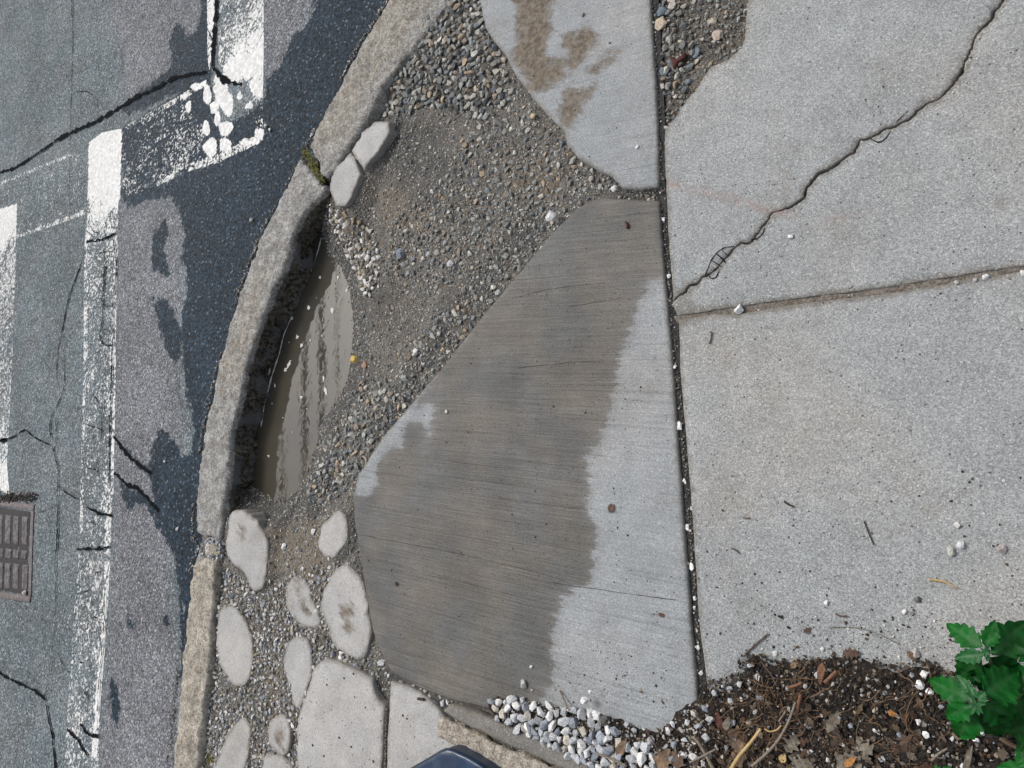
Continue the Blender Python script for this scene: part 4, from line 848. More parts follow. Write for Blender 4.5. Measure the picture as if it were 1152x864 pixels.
def tube(pts, rad, mat, name, sides=6, parent=None, cl=None):
    p = np.asarray(pts, float); n = len(p); t = np.gradient(p, axis=0); t /= np.maximum(np.linalg.norm(t, axis=1), 1e-9)[:, None]
    up = np.array([0, 0, 1.0]); a = np.cross(t, up); bad = np.linalg.norm(a, axis=1) < 1e-3; a[bad] = (1, 0, 0); a /= np.linalg.norm(a, axis=1)[:, None]; b = np.cross(t, a)
    rad = np.interp(np.linspace(0, 1, n), np.linspace(0, 1, len(rad)), rad) if hasattr(rad, '__len__') else np.full(n, rad)
    V = []; 
    for i in range(n):
        for k in range(sides):
            th = 2*math.pi*k/sides; V.append(p[i]+(a[i]*math.cos(th)+b[i]*math.sin(th))*rad[i])
    Fc = [[i*sides+k, i*sides+(k+1) % sides, (i+1)*sides+(k+1) % sides, (i+1)*sides+k] for i in range(n-1) for k in range(sides)]
    Fc += [list(range(sides))[::-1], [(n-1)*sides+k for k in range(sides)]]
    return V, Fc
def curve3(pts, z, n=6, wob=0.0, seed=0):
    w3 = np.array([P(x, y, z[i] if hasattr(z, '__len__') else z) for i, (x, y) in enumerate(pts)])
    return crom(w3, n, False)+0.0
WOODS = {'dark': mat_flat('dark_twig', (.05, .036, .026), .9, .4, 300), 'straw': mat_flat('straw', (.46, .33, .16), .7, .25, 200, col2=(.42, .30, .13)), 'grey': mat_flat('grey_twig', (.20, .165, .13), .85, .35, 250), 'orange': mat_flat('orange_bark', (.17, .085, .05), .85, .35, 250), 'tan': mat_flat('tan_leaf', (.20, .135, .08), .8, .35, 150, col2=(.13, .085, .055)),
         'pale': mat_flat('pale_leaf', (.19, .165, .13), .85, .3, 150, col2=(.12, .10, .075)), 'brown': mat_flat('brown_leaf', (.10, .062, .045), .8, .35, 150), 'red': mat_flat('brick_red', (.075, .026, .023), .9, .35, 250), 'gold': mat_flat('gold_leaf', (.38, .17, .05), .7, .3, 150)}
# fine roots and fibres
V, Fc = [], []
for i in range(170):
    x, y = RNG.uniform(800, 1080), RNG.uniform(768, 864)
    if i < 60: x, y = RNG.uniform(845, 905), RNG.uniform(762, 825)
    a_ = RNG.uniform(0, 6.28); L = RNG.uniform(8, 38); pts = []
    for k in range(5): pts.append((x, y)); a_ += RNG.normal(0, .55); x += math.cos(a_)*L/4; y += math.sin(a_)*L/4
    v, f = tube(curve3(pts, [.022+RNG.uniform(0, .014) for _ in pts], 3), RNG.uniform(.0004, .0011), None, '', 4)
    n0 = len(V); V += [tuple(q) for q in v]; Fc += [[q+n0 for q in t_] for t_ in f]
o = mesh_obj('roots', np.array(V), Fc, mat_flat('root_fibre', (.15, .095, .055), .85, .3, 200)); tag(o, 'tangle of fine tan roots and fibres lying on the dark soil', 'roots', kind='stuff')

def leafmesh(L, W, teeth=6, tooth=.25, curl=.15, fold=.12, lobes=0.0, seed=0, rows=30):
    V, vein, F_ = [], [], []; cols_ = [-1, -.66, -.33, 0, .33, .66, 1]; C = len(cols_)
    for i in range(rows+1):
        t = i/rows; base = math.sin(math.pi*min(1, t**.75)) ** .8 if 0 < t < 1 else 0
        base *= (1-.35*t)
        for s_ in (-1, 1): pass
        for c_ in cols_:
            ph = (t*teeth+(0.23 if c_ > 0 else 0)+seed*.37) % 1
            wdt = base*(1+tooth*(ph if ph < .8 else (1-ph)*4)-tooth*.5)*(1+lobes*math.cos(t*math.pi*6.3+seed))
            y = c_*wdt*W/2; x = t*L+abs(c_)**2*W*.10*(1-t)*(1 if t > .02 else 0)
            zz = -curl*L*(t-.25)**2*1.6-fold*W*.5*(-abs(c_)**1.3)*.5+.035*W*math.sin(c_*5+t*11+seed)*base+.02*W*math.sin(t*23+seed*2)*abs(c_)
            V.append((x, y, zz)); side = abs(((t*6) % 1)-abs(c_)*.55) < .09
            vein.append(1.0 if c_ == 0 else (.55 if side else .0))
    for i in range(rows):
        for k in range(C-1): a0 = i*C+k; F_.append([a0, a0+1, a0+C+1, a0+C])
    return np.array(V), F_, np.array(vein)
def place_leaf(name, b, t, W, mat, parent=None, tilt=0.0, **k):
    b, t = np.array(b), np.array(t); L = np.linalg.norm(t-b); X = (t-b)/L; Y = np.cross([0, 0, 1], X); Y /= np.linalg.norm(Y); Z = np.cross(X, Y)
    Y2 = Y*math.cos(tilt)+Z*math.sin(tilt); Z2 = np.cross(X, Y2)
    v, f, ve = leafmesh(L, W, **k); w_ = b+v@np.array([X, Y2, Z2])
    o = mesh_obj(name, w_, f, mat, parent, True, {'vein': ve})
    if parent: o.matrix_parent_inverse = parent.matrix_world.inverted() if False else Matrix.Translation(-parent.location)
    else: recenter(o)
    return o
def flat_leaf(b, t, wpx, mat, label, z=.028, group='dead leaves in the bed', **k):
    B, T = P(*b, z), P(*t, z-.004); sc = np.linalg.norm(P(b[0]+1, b[1], z)-P(*b, z)); o = place_leaf('dead_leaf', B, T, wpx*sc, mat, None, **k); tag(o, label, 'leaf', group); return o
def twig(pts, rpx, mat, label, z=.006, name='twig', cat='twig', group=None, sides=6):
    sc = np.linalg.norm(P(pts[0][0]+1, pts[0][1], 0)-P(*pts[0], 0)); v, f = tube(curve3(pts, z, 6), np.array(rpx)*sc if hasattr(rpx, '__len__') else rpx*sc, None, '', sides)
    o = mesh_obj(name, np.array(v), f, mat, None, True); recenter(o); tag(o, label, cat, group); return o
D = WOODS
# dead leaves on the bed
flat_leaf((833, 866), (828, 815), 16, D['tan'], 'long tan lobed dead leaf left of the yellow straw stem', lobes=.35, curl=.1, seed=1)
flat_leaf((838, 868), (850, 832), 18, D['tan'], 'tan dead leaf partly under the yellow straw stem', .024, lobes=.3, seed=2)
flat_leaf((815, 822), (820, 806), 9, D['pale'], 'small pinkish oval dead leaf among the white chippings', .03, seed=3, tooth=.05)
flat_leaf((812, 822), (806, 800), 10, D['red'], 'dark red dead leaf scrap beside the slab corner', .024, seed=4)
flat_leaf((884, 846), (898, 826), 17, D['pale'], 'pale lobed dead leaf right of the curved grey stick', .03, lobes=.4, seed=5, teeth=4, tooth=.4)
flat_leaf((895, 872), (912, 848), 26, D['pale'], 'broad pale dead leaf at the bottom edge below the grey stick', .03, lobes=.35, seed=6, teeth=4, tooth=.4)
flat_leaf((930, 824), (945, 798), 16, D['pale'], 'dull grey-brown dead leaf in the middle of the bed', .026, lobes=.3, seed=7)
flat_leaf((940, 866), (975, 842), 26, D['pale'], 'large crumpled dull dead leaf at the bottom middle of the bed', .03, lobes=.35, seed=8)
flat_leaf((982, 850), (962, 828), 20, D['pale'], 'crumpled dead leaf with curled rim beside the large dull one', .034, lobes=.3, seed=9)
flat_leaf((878, 858), (883, 848), 10, D['straw'], 'small bright straw coloured leaf scrap at the bottom edge', .036, seed=10)
flat_leaf((950, 862), (963, 852), 9, D['gold'], 'little orange-gold leaf scrap at the bottom of the bed', .036, seed=11)
flat_leaf((998, 800), (1010, 806), 8, D['gold'], 'single orange oval leaf on black soil in the bed centre', .03, seed=12, tooth=.02)
flat_leaf((694, 852), (704, 830), 11, D['tan'], 'tan curled dead leaf among the white chippings', .026, seed=13, tooth=.05)
flat_leaf((740, 866), (752, 842), 20, D['tan'], 'brown crinkled dead leaf right of the white chippings', .026, seed=14, lobes=.2)
flat_leaf((770, 862), (752, 846), 18, D['brown'], 'dark brown dead leaf at the bottom edge left of the sticks', .024, seed=15, lobes=.2)
flat_leaf((890, 752), (898, 740), 8, D['tan'], 'narrow tan leaf lying on the slab just above the soil', .008, seed=16, tooth=.02)
flat_leaf((948, 735), (968, 735), 14, D['brown'], 'brown ragged leaf half over the broken slab edge', .012, seed=17, lobes=.3)
flat_leaf((925, 745), (921, 772), 10, D['orange'], 'upright reddish bark strip beside the broken slab edge', .03, seed=18, tooth=.1)
flat_leaf((1020, 732), (1032, 745), 9, D['tan'], 'tan leaf scrap on the slab left of the weed', .008, seed=19, tooth=.05)
flat_leaf((1010, 838), (1040, 832), 22, D['brown'], 'reddish brown dead leaf under the weed on the left', .026, seed=20, lobes=.2)
flat_leaf((1084, 870), (1094, 838), 8, D['pale'], 'slender pale dry leaf standing below the weed', .04, seed=21, tooth=.02)
flat_leaf((1020, 846), (1034, 858), 9, D['pale'], 'narrow grey dead leaf at the bottom right', .03, seed=22, tooth=.02)
# leaf litter carpet
V, Fc, cl = [], [], []
for i in range(330):
    x, y = RNG.uniform(740, 1180), RNG.uniform(790, 900)
    if RNG.random() < .75: x, y = RNG.uniform(800, 1040), RNG.uniform(828, 900)
    if y < 790+max(0, (x-1000))*.1: continue
    z = .02+RNG.uniform(0, .01); b_ = P(x, y, z); an = RNG.uniform(0, 6.28); L = RNG.uniform(.007, .026); v, f, _ = leafmesh(L, L*RNG.uniform(.35, .9), teeth=3, tooth=.5, seed=i, lobes=.3, rows=6, curl=.4)
    c_, s_ = math.cos(an), math.sin(an); ti = RNG.normal(0, .3); w_ = np.column_stack([v[:, 0]*c_-v[:, 1]*s_, v[:, 0]*s_+v[:, 1]*c_, v[:, 2]+v[:, 1]*ti])+b_
    n0 = len(V); V += [tuple(q) for q in w_]; Fc += [[q+n0 for q in t_] for t_ in f]
    cl += [.78*pick(np.array([(.15, .12, .09), (.10, .07, .045), (.20, .165, .125), (.05, .035, .028), (.07, .045, .03), (.11, .06, .035)]), 1)[0]]*len(v)
o = mesh_obj('leaf_litter', np.array(V), Fc, STONE, None, True, cols=np.array(cl)); tag(o, 'carpet of crumbled brown leaf litter on the planting bed', 'leaf litter', kind='stuff')
twig([(822, 866), (832, 850), (844, 836), (856, 820)], [2.2, 2.0, 1.8, 1.5], D['straw'], 'straight bright yellow straw stem at the bottom of the bed', .045)
twig([(846, 862), (862, 848), (876, 832), (887, 812), (895, 790)], [1.8, 1.5, 1.3, 1.2], D['grey'], 'long curved grey stick right of the yellow straw stem', .045)
twig([(897, 797), (901, 781)], [2.4, 1.8], D['orange'], 'short orange bark stick at the tip of the curved grey stick', .04)
twig([(886, 774), (896, 771), (902, 768)], [1.8, 1.6], D['orange'], 'orange wood splinter lying level above the fine roots', .034)
twig([(928, 768), (934, 762), (941, 755)], [2.2, 2], D['orange'], 'stubby orange-red stick slanting up beside the slab edge', .036)
twig([(911, 785), (920, 781), (928, 776)], [1.4, 1.6], D['brown'], 'short brown stick below the orange-red stubby one', .036)
twig([(780, 828), (790, 842), (803, 866)], [2.0, 1.8, 2.2], D['grey'], 'dark grey stick slanting down at the left end of the leaf litter', .035)
twig([(776, 858), (792, 850), (805, 843)], [1.2, 1.0], D['grey'], 'thin grey stick crossing the slanting dark one', .038)
twig([(727, 822), (735, 834), (740, 845)], [.8, .8], D['brown'], 'thin bent brown twig among the chippings at the slab foot', .03)
twig([(672, 848), (688, 854), (705, 862)], [1.3, 1.0], D['grey'], 'pale twig lying across the white chippings', .034)
twig([(1048, 856), (1056, 848), (1066, 842)], [1.6, 1.3], D['grey'], 'short grey stick below the weed leaves', .036)
twig([(1125, 830), (1134, 836), (1144, 841)], [3.2, 3], D['tan'], 'thick tan bark piece at the right under the weed', .03)
twig([(884, 800), (876, 812)], [1.2, 1], D['grey'], 'tiny grey stick right beside the curved stick', .03)
twig([(860, 820), (866, 823), (874, 821), (879, 816)], [.9, .8], D['straw'], 'curled pale root loop above the yellow straw stem', .036)
twig([(630, 777), (635, 788), (640, 799)], [.8, .6], D['tan'], 'thin brown twig standing out over the slab at the chippings', [.004, .01, .02])
twig([(838, 736), (850, 725), (864, 713)], [1.0, .9, .7], D['brown'], 'slim reddish twig on the slab at the end of the black joint', .004)
twig([(856, 744), (866, 757), (874, 772)], [.7, .8], D['brown'], 'dark thin twig reaching from the slab into the bed', [.006, .014, .026])
twig([(972, 586), (977, 599), (983, 613)], [.8, .7], D['dark'], 'straight dark pine needle like twig on the large slab', .003)
twig([(882, 564), (888, 568), (893, 570)], [1.1, 1.0], D['dark'], 'short dark twig on the large slab left of the needle twig', .003)
twig([(836, 582), (840, 583), (843, 582)], [.8, .7], D['tan'], 'tiny tan curved twig near the black joint', .003)
twig([(823, 617), (828, 619), (832, 623)], [.9, .7], D['brown'], 'small reddish twig near the black joint below the tan one', .003)
twig([(798, 387), (800, 380), (801, 373)], [.8, .6], D['brown'], 'tiny upright brown twig just under the horizontal joint', .003)
twig([(470, 786), (474, 786.5), (477, 787)], [1.2, 1.2], D['dark'], 'short black twig on the pale slab beside the edging', .004)
twig([(940, 690), (945, 693), (953, 693)], [1.0, 1.0], D['brown'], 'small dark brown twig on the slab near the soil edge', .004)
twig([(932, 706), (960, 706), (985, 712), (1012, 725)], [.5, .4], D['pale'], 'long faint dry grass stem lying on the slab', .003)
twig([(1045, 652), (1055, 653), (1064, 655), (1078, 662)], [1.2, 1.6, .8], D['straw'], 'frayed dry grass piece on the large slab near the pebbles', .004)
twig([(800, 378), (800.5, 375)], [.7, .6], D['dark'], 'dark speck of bark by the tiny upright brown twig', .003)
twig([(704, 250), (706, 254), (705, 257)], [1.3, 1.5], D['red'], 'small curled red-brown scrap on the top of the wet slab', .004)
# dead leaves on the slabs
flat_leaf((686, 577), (690, 563), 9, D['brown'], 'small brown dead leaf on the dry strip of the wet slab', .004, 'dead leaves on the slabs', seed=31, tooth=.3)
flat_leaf((740, 690), (751, 695), 5, D['brown'], 'dark little leaf stalk on the dry strip near the black joint', .004, 'dead leaves on the slabs', seed=32, tooth=.3)
flat_leaf((444, 655), (450, 660), 4, D['dark'], 'blackish leaf scrap on the lower left of the wet slab', .004, 'dead leaves on the slabs', seed=33)
flat_leaf((904, 712), (913, 706), 7, D['brown'], 'brown crumpled leaf scrap on the slab above the soil', .006, 'dead leaves on the slabs', seed=34, lobes=.3)

# single stones
def pebble(x, y, rpx, col, label, name='pebble', group=None, z=None, flat=.75, ax_=(1, 1), cat='pebble'):
    q = P(x, y, 0) if z is None else (Pd(x, y) if z == 'd' else P(x, y, z))
    sc = np.linalg.norm(P(x+1, y, q[2])-P(x, y, q[2]))*.5+np.linalg.norm(P(x, y+1, q[2])-P(x, y, q[2]))*.5
    r = rpx*sc; ki = int(RNG.integers(0, 24)); v = VAR2[ki]@rotmats(1)[0].T*r; v[:, 2] *= flat; v[:, 0] *= ax_[0]; v[:, 1] *= ax_[1]; v[:, 2] += r*flat*.5
    o = mesh_obj(name, v, VF2[ki], STONE, cols=np.tile(col, (len(v), 1))); o.location = q; tag(o, label, cat, group); return o
WH = (.66, .66, .65); GY_ = (.36, .36, .36)
for a in [(621, 244, 6.5, WH, 'white rounded stone on the gravel at the upper edge of the wet slab'), (832, 348, 6, (.72, .72, .72), 'bright white stone lying in the pavement joint near the crack'), (590, 769, 5, (.42, .42, .38), 'grey stone on the lower end of the wet slab'),
          (1109, 312, 4.2, WH, 'white pebble in the pavement joint near the right edge'), (1097, 315, 3, GY_, 'grey pebble just left of the white one in the joint'), (1076, 318, 3, (.5, .5, .48), 'flat pale pebble further left in the pavement joint'), (1150, 308, 4.5, WH, 'white pebble in the joint cut by the right edge'),
          (890, 266, 3.4, (.74, .74, .74), 'small square white pebble under the long crack'), (1069, 620, 6.4, (.42, .42, .38), 'larger grey-white stone of the pair on the big slab'), (1080, 613, 6, (.56, .57, .58), 'pale bluish angular stone of the pair on the big slab'), (1077, 591, 4.2, (.52, .52, .50), 'small rounded pale stone above the pair on the big slab'),
          (1127, 618, 6.2, (.36, .32, .31), 'pinkish grey cube-shaped stone right of the pair'), (1018, 688, 3.8, (.66, .64, .6), 'whitish pebble on the slab left above the weed'), (1026, 690, 3, (.2, .2, .2), 'dark grey pebble touching the whitish one left above the weed'), (1032, 674, 4.5, (.13, .13, .13), 'flat dark pebble on the big slab above the whitish one'), (930, 678, 3.4, WH, 'white crumb of stone on the lower middle of the big slab'),
          (872, 735, 3.4, WH, 'white pebble at the broken slab edge over the soil'), (925, 730, 3, WH, 'white pebble on the slab above the orange bark'), (717, 166, 2.3, (.75, .75, .75), 'tiny white pebble on the upper slab'), (655, 17, 2.8, (.3, .3, .28), 'small grey pebble near the top mud stain'), (503, 463, 2, (.7, .66, .6), 'tiny whitish pebble on the wet slab beside its dry patch'), (598, 750, 2, (.7, .68, .62), 'tiny white pebble on wet slab above the grey stone'),
          (599, 776, 1.8, (.5, .4, .3), 'tiny tan pebble right below the grey stone'), (658, 788, 4.6, WH, 'white stone lying loose above the chippings, left of centre'), (664, 778, 2.4, WH, 'small white chip above the loose white stone'), (672, 804, 6, (.6, .6, .6), 'tall white chipping at the edge of the slab'), (575, 786, 4.5, WH, 'white chipping at the left start of the chippings'), 
          (1030, 735, 5.5, (.38, .36, .33), 'flat grey-tan stone at the rim of the soil'), (1033, 812, 4.2, WH, 'white stone on black soil left of the lower weed leaves'), (1042, 826, 5, (.74, .74, .73), 'bright white angular stone at the lower left of the weed'), (1035, 770, 6, (.7, .7, .68), 'oval white stone just left of the weed leaf tip'), (1046, 778, 5, (.66, .66, .66), 'white stone partly under the weed leaf tip'), (1040, 758, 5, (.68, .68, .64), 'flat white stone at the rim above the oval one'), (1098, 832, 4, (.8, .8, .8), 'bright white stone below the weed')]:
    pebble(*a, z=.024 if a[1] > 752 and a[0] > 640 else (None))
for a in [(692, 213, 4, (.66, .67, .68), 'white stone in the gap below the upper slab'), (452, 286, 5.5, (.20, .22, .26), 'single bluish stone in the middle of the brown dirt'), (601, 131, 3.6, (.5, .42, .26), 'yellowish pebble beside the muddy upper slab'), (508, 297, 4, (.5, .5, .48), 'pale stone amid dirt halfway to the wet slab'), (556, 324, 3.2, (.62, .58, .52), 'pale stone against the wet slab upper left edge'), (466, 292, 3.4, (.2, .2, .2), 'dark stone next to the bluish one'),
          (401, 405, 5.2, (.55, .40, .12), 'bright yellow stone at the right rim of the puddle'), (412, 411, 4, (.33, .2, .15), 'brownish stone beside the bright yellow one'), (469, 396, 3.6, (.6, .6, .6), 'white stone right of the puddle near the wet slab'), (381, 540, 3, WH, 'white pebble at the lower tip of the puddle'), (321, 615, 3.4, WH, 'white stone in wet mud right of the oval fragment'), (354, 598, 3, WH, 'white stone left of the small round fragment'), (249, 622, 4, (.5, .33, .1), 'orange-yellow stone by the small kerb block'),
          (430, 745, 4, WH, 'white stone in the gap between fragments and wet slab'), (385, 740, 3.5, WH, 'white chip below the large brown-smudged fragment')]: pebble(*a, z='d')
for x, y, r_, e in [(747, 247, 2.6, 1), (753, 311, 3, 1), (760, 413, 3, 1), (765, 480, 4.2, 1.6), (770, 540, 3, 1), (778, 572, 2.4, 1), (774, 593, 3.2, 1.3), (779, 637, 4, 1.4), (782, 673, 3, 1), (782, 684, 2.6, 1), (786, 728, 3.2, 1), (789, 757, 3.4, 1)]:
    pebble(x, y, r_, (.75, .75, .73), 'small white pebble lodged in the black joint between the pavement slabs', group='pebbles in the black joint', z=-.009, ax_=(.8, e))
for x, y, r_ in [(300, 142, 2), (304, 146, 1.6), (283, 247, 1.8), (186, 519, 1.4), (200, 595, 1.6)]: pebble(x, y, r_, (.6, .6, .6), 'tiny pale pebble on the wet asphalt by the kerb', group='pebbles on the road', z=RZ+.004)
o = slab('brick_chip', PP([(752, 64), (755, 62), (758, 66), (763, 64), (769, 57), (772, 59), (769, 65), (762, 70), (758, 75), (756, 74), (756, 69)], .004), .004, .02, .003, .004, D['red'], None, .001, 81); tag(o, 'broken chip of dark red brick in the rubble', 'brick chip')
for x, y, r_, c_, l_ in [(744, 28, 9, (.50, .42, .32), 'tan flat stone beside the joint in the rubble corner'), (746, 14, 8, (.13, .17, .20), 'blue-grey stone above the tan one in the rubble'), (808, 40, 8, (.44, .36, .30), 'pinkish oval stone in the rubble corner'), (783, 60, 8, (.14, .17, .20), 'slate blue stone right of the brick chip'), (748, 80, 7, (.15, .18, .21), 'dark blue stone below the brick chip'), (753, 45, 6, (.42, .40, .37), 'pale rounded stone between the joint and the brick chip'), (757, 6, 7, (.45, .42, .38), 'pale stone at the top edge in the rubble'), (803, 25, 6, (.36, .33, .26), 'khaki stone at the upper rim of rubble')]: pebble(x, y, r_*.8, c_, l_, z=-.012, flat=.6)

# moss tufts
MOSS = mat_flat('moss', (.10, .105, .025), .95, .5, 250, bump=1, bd=.004, col2=(.16, .13, .035))
for (x0, y0, x1, y1, n, z, lab) in [(342, 168, 362, 204, 300, -.004, 'yellow-green moss tuft in the gap between two granite kerb stones'), (243, 664, 246, 680, 60, -.03, 'thin moss strip by the kerb above the elongated fragment'), (226, 822, 238, 858, 420, -.028, 'olive moss patch beside the kerb at the bottom left')]:
    t = RNG.random(n); c = np.array([P(x0+(x1-x0)*a+RNG.normal(0, 2.0), y0+(y1-y0)*a+RNG.normal(0, 2.5), z) for a in t])
    o = crumbs('moss', c, RNG.uniform(.002, .006, n), pick(np.array([(.12, .125, .03), (.07, .075, .02), (.2, .17, .05), (.05, .045, .025)]), n, .3)); tag(o, lab, 'moss')

# ---------------------------------------------------------------- utility cover in the road
STEEL = mat_flat('rusty_steel', (.105, .085, .085), .6, .4, 90, bump=.8, bd=.003, col2=(.15, .125, .12)); LID = mat_flat('worn_lid', (.14, .125, .125), .65, .6, 110, bump=1, bd=.005, col2=(.05, .045, .048))
ec = P(5, 620, RZ); E = bpy.data.objects.new('utility_cover', None); link(E); E.location = ec; tag(E, 'rectangular rusty steel utility cover set in the asphalt at the left edge', 'utility cover')
def child(o, par): o.parent = par; o.matrix_parent_inverse = Matrix.Translation(-par.location); return o
def bar(q, z, th, mat, name): return slab(name, PP(q, z), z, th, .003, .03, mat, None, .0008, 5, rows=2)
fz = RZ+.006
for q in ([(-75, 549), (0, 562), (38, 568), (37, 575), (0, 569), (-75, 556)], [(-75, 658), (0, 666), (34, 671), (33, 678), (0, 673), (-75, 664)], [(34.5, 575), (37.5, 575), (34.5, 671), (31.5, 671)]): child(bar(q, fz, .02, STEEL, 'frame'), E)
LIDD = mat_flat('lid_recess', (.028, .024, .024), .8, .4, 110)
lid = child(slab('lid', PP([(-75, 557), (0, 570), (34, 576), (30.5, 669), (0, 664), (-75, 656)], fz-.004), fz-.004, .02, .003, .012, LIDD, None, .0006, 6, topamp=.002, tscale=40, rows=2), E)
for i, x in enumerate([-60, -48, -36, -24, -12, 0, 9, 18, 27]):
    for (ya, yb) in ((578, 612), (616, 628), (632, 662)):
        xx = x+RNG.uniform(-1.2, 1.2); o = child(bar([(xx-3.0, ya+(x/10)), (xx+3.2, ya+(x/10)+1), (xx+2.2, yb+x/20), (xx-3.8, yb+x/20-1)], fz-.001, .005, LID, 'rib'), E)
bt = pebble(29, 667, 2.2, (.6, .55, .52), 'x', name='bolt', z=fz); [bt.pop(k) for k in ('label', 'category')]; child(bt, E)
v_ = crumbs('cover_grit', np.array([P(x+RNG.normal(0, 2), y+RNG.normal(0, 1.6), RZ+.008) for x, y in zip(RNG.uniform(-10, 42, 260), RNG.uniform(556, 563, 260))]), RNG.uniform(.002, .008, 260), pick(DK, 260)); tag(v_, 'black crumbs piled along the upper side of the utility cover', 'grit', kind='stuff')

# ---------------------------------------------------------------- dark blue bag standing at the bottom edge
NAVY = M('navy_gloss'); NAVY = (lambda m: (m.bump(m.noise(9, 3, .5, dist=.6), .3, .012), m.done(m.mix(m.mr(m.noise(22, 4), .45, .7), (.006, .024, .060), (.014, .045, .095)), .3, .5))[1])(NAVY)
bc = P(505, 880, .0); E = bpy.data.objects.new('bag', None); link(E); E.location = bc; tag(E, 'glossy dark navy bag with a pointed corner, standing at the bottom edge', 'bag')
bz_ = .05
BO = [(400, 905), (430, 881), (457, 865), (480, 852), (498, 841), (504, 838.5), (512, 841), (526, 847), (541, 856), (554, 866), (572, 884), (590, 915), (580, 960), (500, 985), (420, 960)]
BO = [(x-2, y+4) for x, y in BO]
body = slab('body', PP(BO, bz_), bz_, .05, .006, .008, NAVY, None, .0006, 91, .008, topamp=.003, tscale=14, rows=4, sideamp=.001)
child(body, E)
pp = densify(PP([(400, 905), (430, 881), (457, 865), (480, 852), (498, 841), (504, 838.5), (512, 841), (526, 847), (541, 856), (554, 866), (572, 884), (590, 915)], bz_-.014), .006, False)+(P(500, 843, bz_)-P(502, 839, bz_))[:2]
v, f = tube(np.column_stack([pp, np.full(len(pp), bz_-.015)]), .0022, None, '', 6); child(mesh_obj('piping', np.array(v), f, mat_flat('dark_piping', (.012, .016, .024), .5)), E)

# ---------------------------------------------------------------- green weed
GA = mat_leaf('weed_leaf', (.004, .10, .010), (.08, .2, .08)); GB = mat_leaf('weed_leaf_dark', (.0015, .062, .005), (.05, .15, .05)); GC = mat_leaf('weed_leaf_pale', (.015, .10, .025), (.25, .36, .24))
wc = P(1112, 800, .02); E = bpy.data.objects.new('green_weed', None); link(E); E.location = wc; tag(E, 'leafy dark green weed with toothed leaves at the lower right corner', 'plant')
R1c, R2c, R3c = P(1110, 733, .15), P(1098, 792, .17), P(1158, 768, .13)
LV = [((1106, 728), (1060, 699), 27, .15, .12, GA), ((1109, 729), (1120, 697), 19, .155, .15, GA), ((1108, 736), (1070, 741), 18, .158, .14, GC), ((1116, 737), (1156, 697), 40, .13, .11, GB), ((1112, 740), (1150, 762), 38, .13, .10, GB), ((1104, 742), (1074, 766), 32, .12, .09, GB), ((1113, 745), (1112, 785), 44, .11, .09, GB),
      ((1094, 786), (1036, 764), 30, .165, .12, GA), ((1092, 793), (1060, 811), 24, .17, .14, GA), ((1096, 798), (1074, 838), 34, .15, .10, GA), ((1104, 790), (1148, 812), 40, .15, .11, GA), ((1106, 783), (1150, 754), 44, .155, .12, GA), ((1104, 796), (1128, 836), 38, .13, .09, GB), ((1094, 783), (1074, 757), 15, .175, .16, GC), ((1100, 789), (1108, 778), 12, .18, .18, GC), ((1099, 786), (1088, 770), 10, .18, .18, GC),
      ((1175, 745), (1140, 712), 40, .13, .11, GB), ((1175, 790), (1120, 790), 46, .10, .08, GB), ((1178, 770), (1128, 758), 40, .12, .10, GA), ((1180, 815), (1128, 824), 40, .09, .07, GB), ((1175, 850), (1140, 826), 34, .08, .06, GB)]
for i, (b_, t_, wpx, zb, zt, mt) in enumerate(LV):
    B, T = P(*b_, zb), P(*t_, zt); sc = np.linalg.norm(P(b_[0]+1, b_[1], zb)-P(*b_, zb)); place_leaf('leaf', B, T, wpx*sc*1.32, mt, E, teeth=5, tooth=.45, curl=.25, fold=.25, seed=i*.7, tilt=RNG.normal(0, .12))
def stem(a, b, r0, r1, parent, mat):
    mid = (np.array(a)+np.array(b))/2+np.array([.008, -.006, 0]); v, f = tube(crom(np.array([a, mid, b]), 6, False), [r0, r1], None, '', 7); o = mesh_obj('stem', np.array(v), f, mat, None, True); return child(o, parent)
SM = mat_flat('weed_stem', (.10, .16, .06), .7)
for c_ in (R1c, R2c, R3c): stem(wc+np.array([RNG.normal(0, .01), RNG.normal(0, .01), -.01]), c_, .004, .0022, E, SM)
bud = [(R1c, 14), (R2c, 22)]
for c_, n in bud:
    for k in range(n):
        a_ = RNG.uniform(0, 6.28); L = RNG.uniform(.006, .018); T = c_+np.array([math.cos(a_)*L, math.sin(a_)*L, RNG.uniform(.0, .01)])
        place_leaf('young_leaf', c_+[0, 0, .006], T, L*.5, GC, E, teeth=3, tooth=.2, rows=8, seed=k)
wc2 = P(1165, 880, .02); E = bpy.data.objects.new('green_weed', None); link(E); E.location = wc2; tag(E, 'smaller green weed cut off at the very bottom right corner', 'plant')
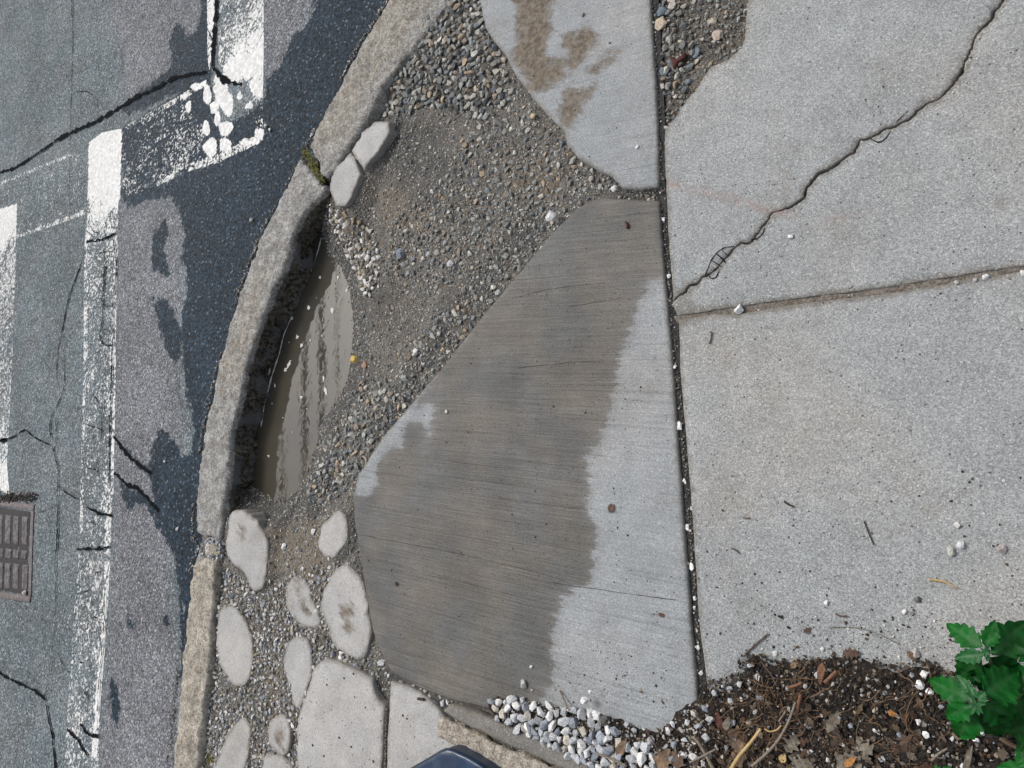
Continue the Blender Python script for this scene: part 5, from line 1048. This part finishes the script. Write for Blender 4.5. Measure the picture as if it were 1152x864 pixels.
for i, (b_, t_, wpx, zb, zt, mt) in enumerate([((1165, 870), (1118, 864), 28, .07, .05, GA), ((1162, 866), (1142, 838), 26, .08, .06, GA), ((1168, 862), (1160, 835), 26, .08, .07, GB)]):
    B, T = P(*b_, zb), P(*t_, zt); sc = np.linalg.norm(P(b_[0]+1, b_[1], zb)-P(*b_, zb)); place_leaf('leaf', B, T, wpx*sc*1.15, mt, E, teeth=5, tooth=.34, seed=i+3)
stem(wc2, P(1166, 868, .08), .004, .002, E, SM)
wc3 = P(1060, 868, .02); E = bpy.data.objects.new('green_weed', None); link(E); E.location = wc3; tag(E, 'tiny green seedling at the bottom edge under the weed', 'plant')
for i, (b_, t_) in enumerate([((1060, 869), (1050, 861)), ((1060, 869), (1069, 862)), ((1060, 870), (1056, 882))]): place_leaf('leaf', P(*b_, .045), P(*t_, .045), .012, GA, E, teeth=4, tooth=.2, seed=i)
stem(wc3, P(1060, 869, .045), .002, .001, E, SM)

# ---------------------------------------------------------------- overhead cables mirrored in the puddle
CB = mat_flat('cable_black', (.02, .02, .02), .6)
CH = 5.5
def refl(x, y):
    q = P(x, y, WZ); v = q-np.array([0, 0, CAM_H]); v[2] = -v[2]; return q+v*(CH-WZ)/v[2]
for (a_, b_, r_, lab) in [((379, 304), (380, 446), .014, 'thin black overhead cable mirrored as the rightmost dark line in the puddle'), ((362, 304), (362, 481), .034, 'black overhead cable mirrored as the second dark line from the right in the puddle'), ((343, 353), (343, 530), .040, 'thickest black overhead cable mirrored as the long middle line in the puddle'), ((316, 455), (318, 565), .022, 'black overhead cable mirrored as the leftmost dark line in the puddle')]:
    A, B = refl(*a_), refl(*b_); d_ = (B-A)/np.linalg.norm(B-A); L = np.linalg.norm(B-A)
    pts = np.array([A-d_*(14-k*1.0) if k < 14 else A+d_*((k-14)*1.0) for k in range(30)]); o = mesh_obj('overhead_cable', *(lambda q: (np.array(q[0]), q[1]))(tube(pts, r_, None, '', 8)), CB); recenter(o); tag(o, lab, 'cable', 'overhead cables along the street')
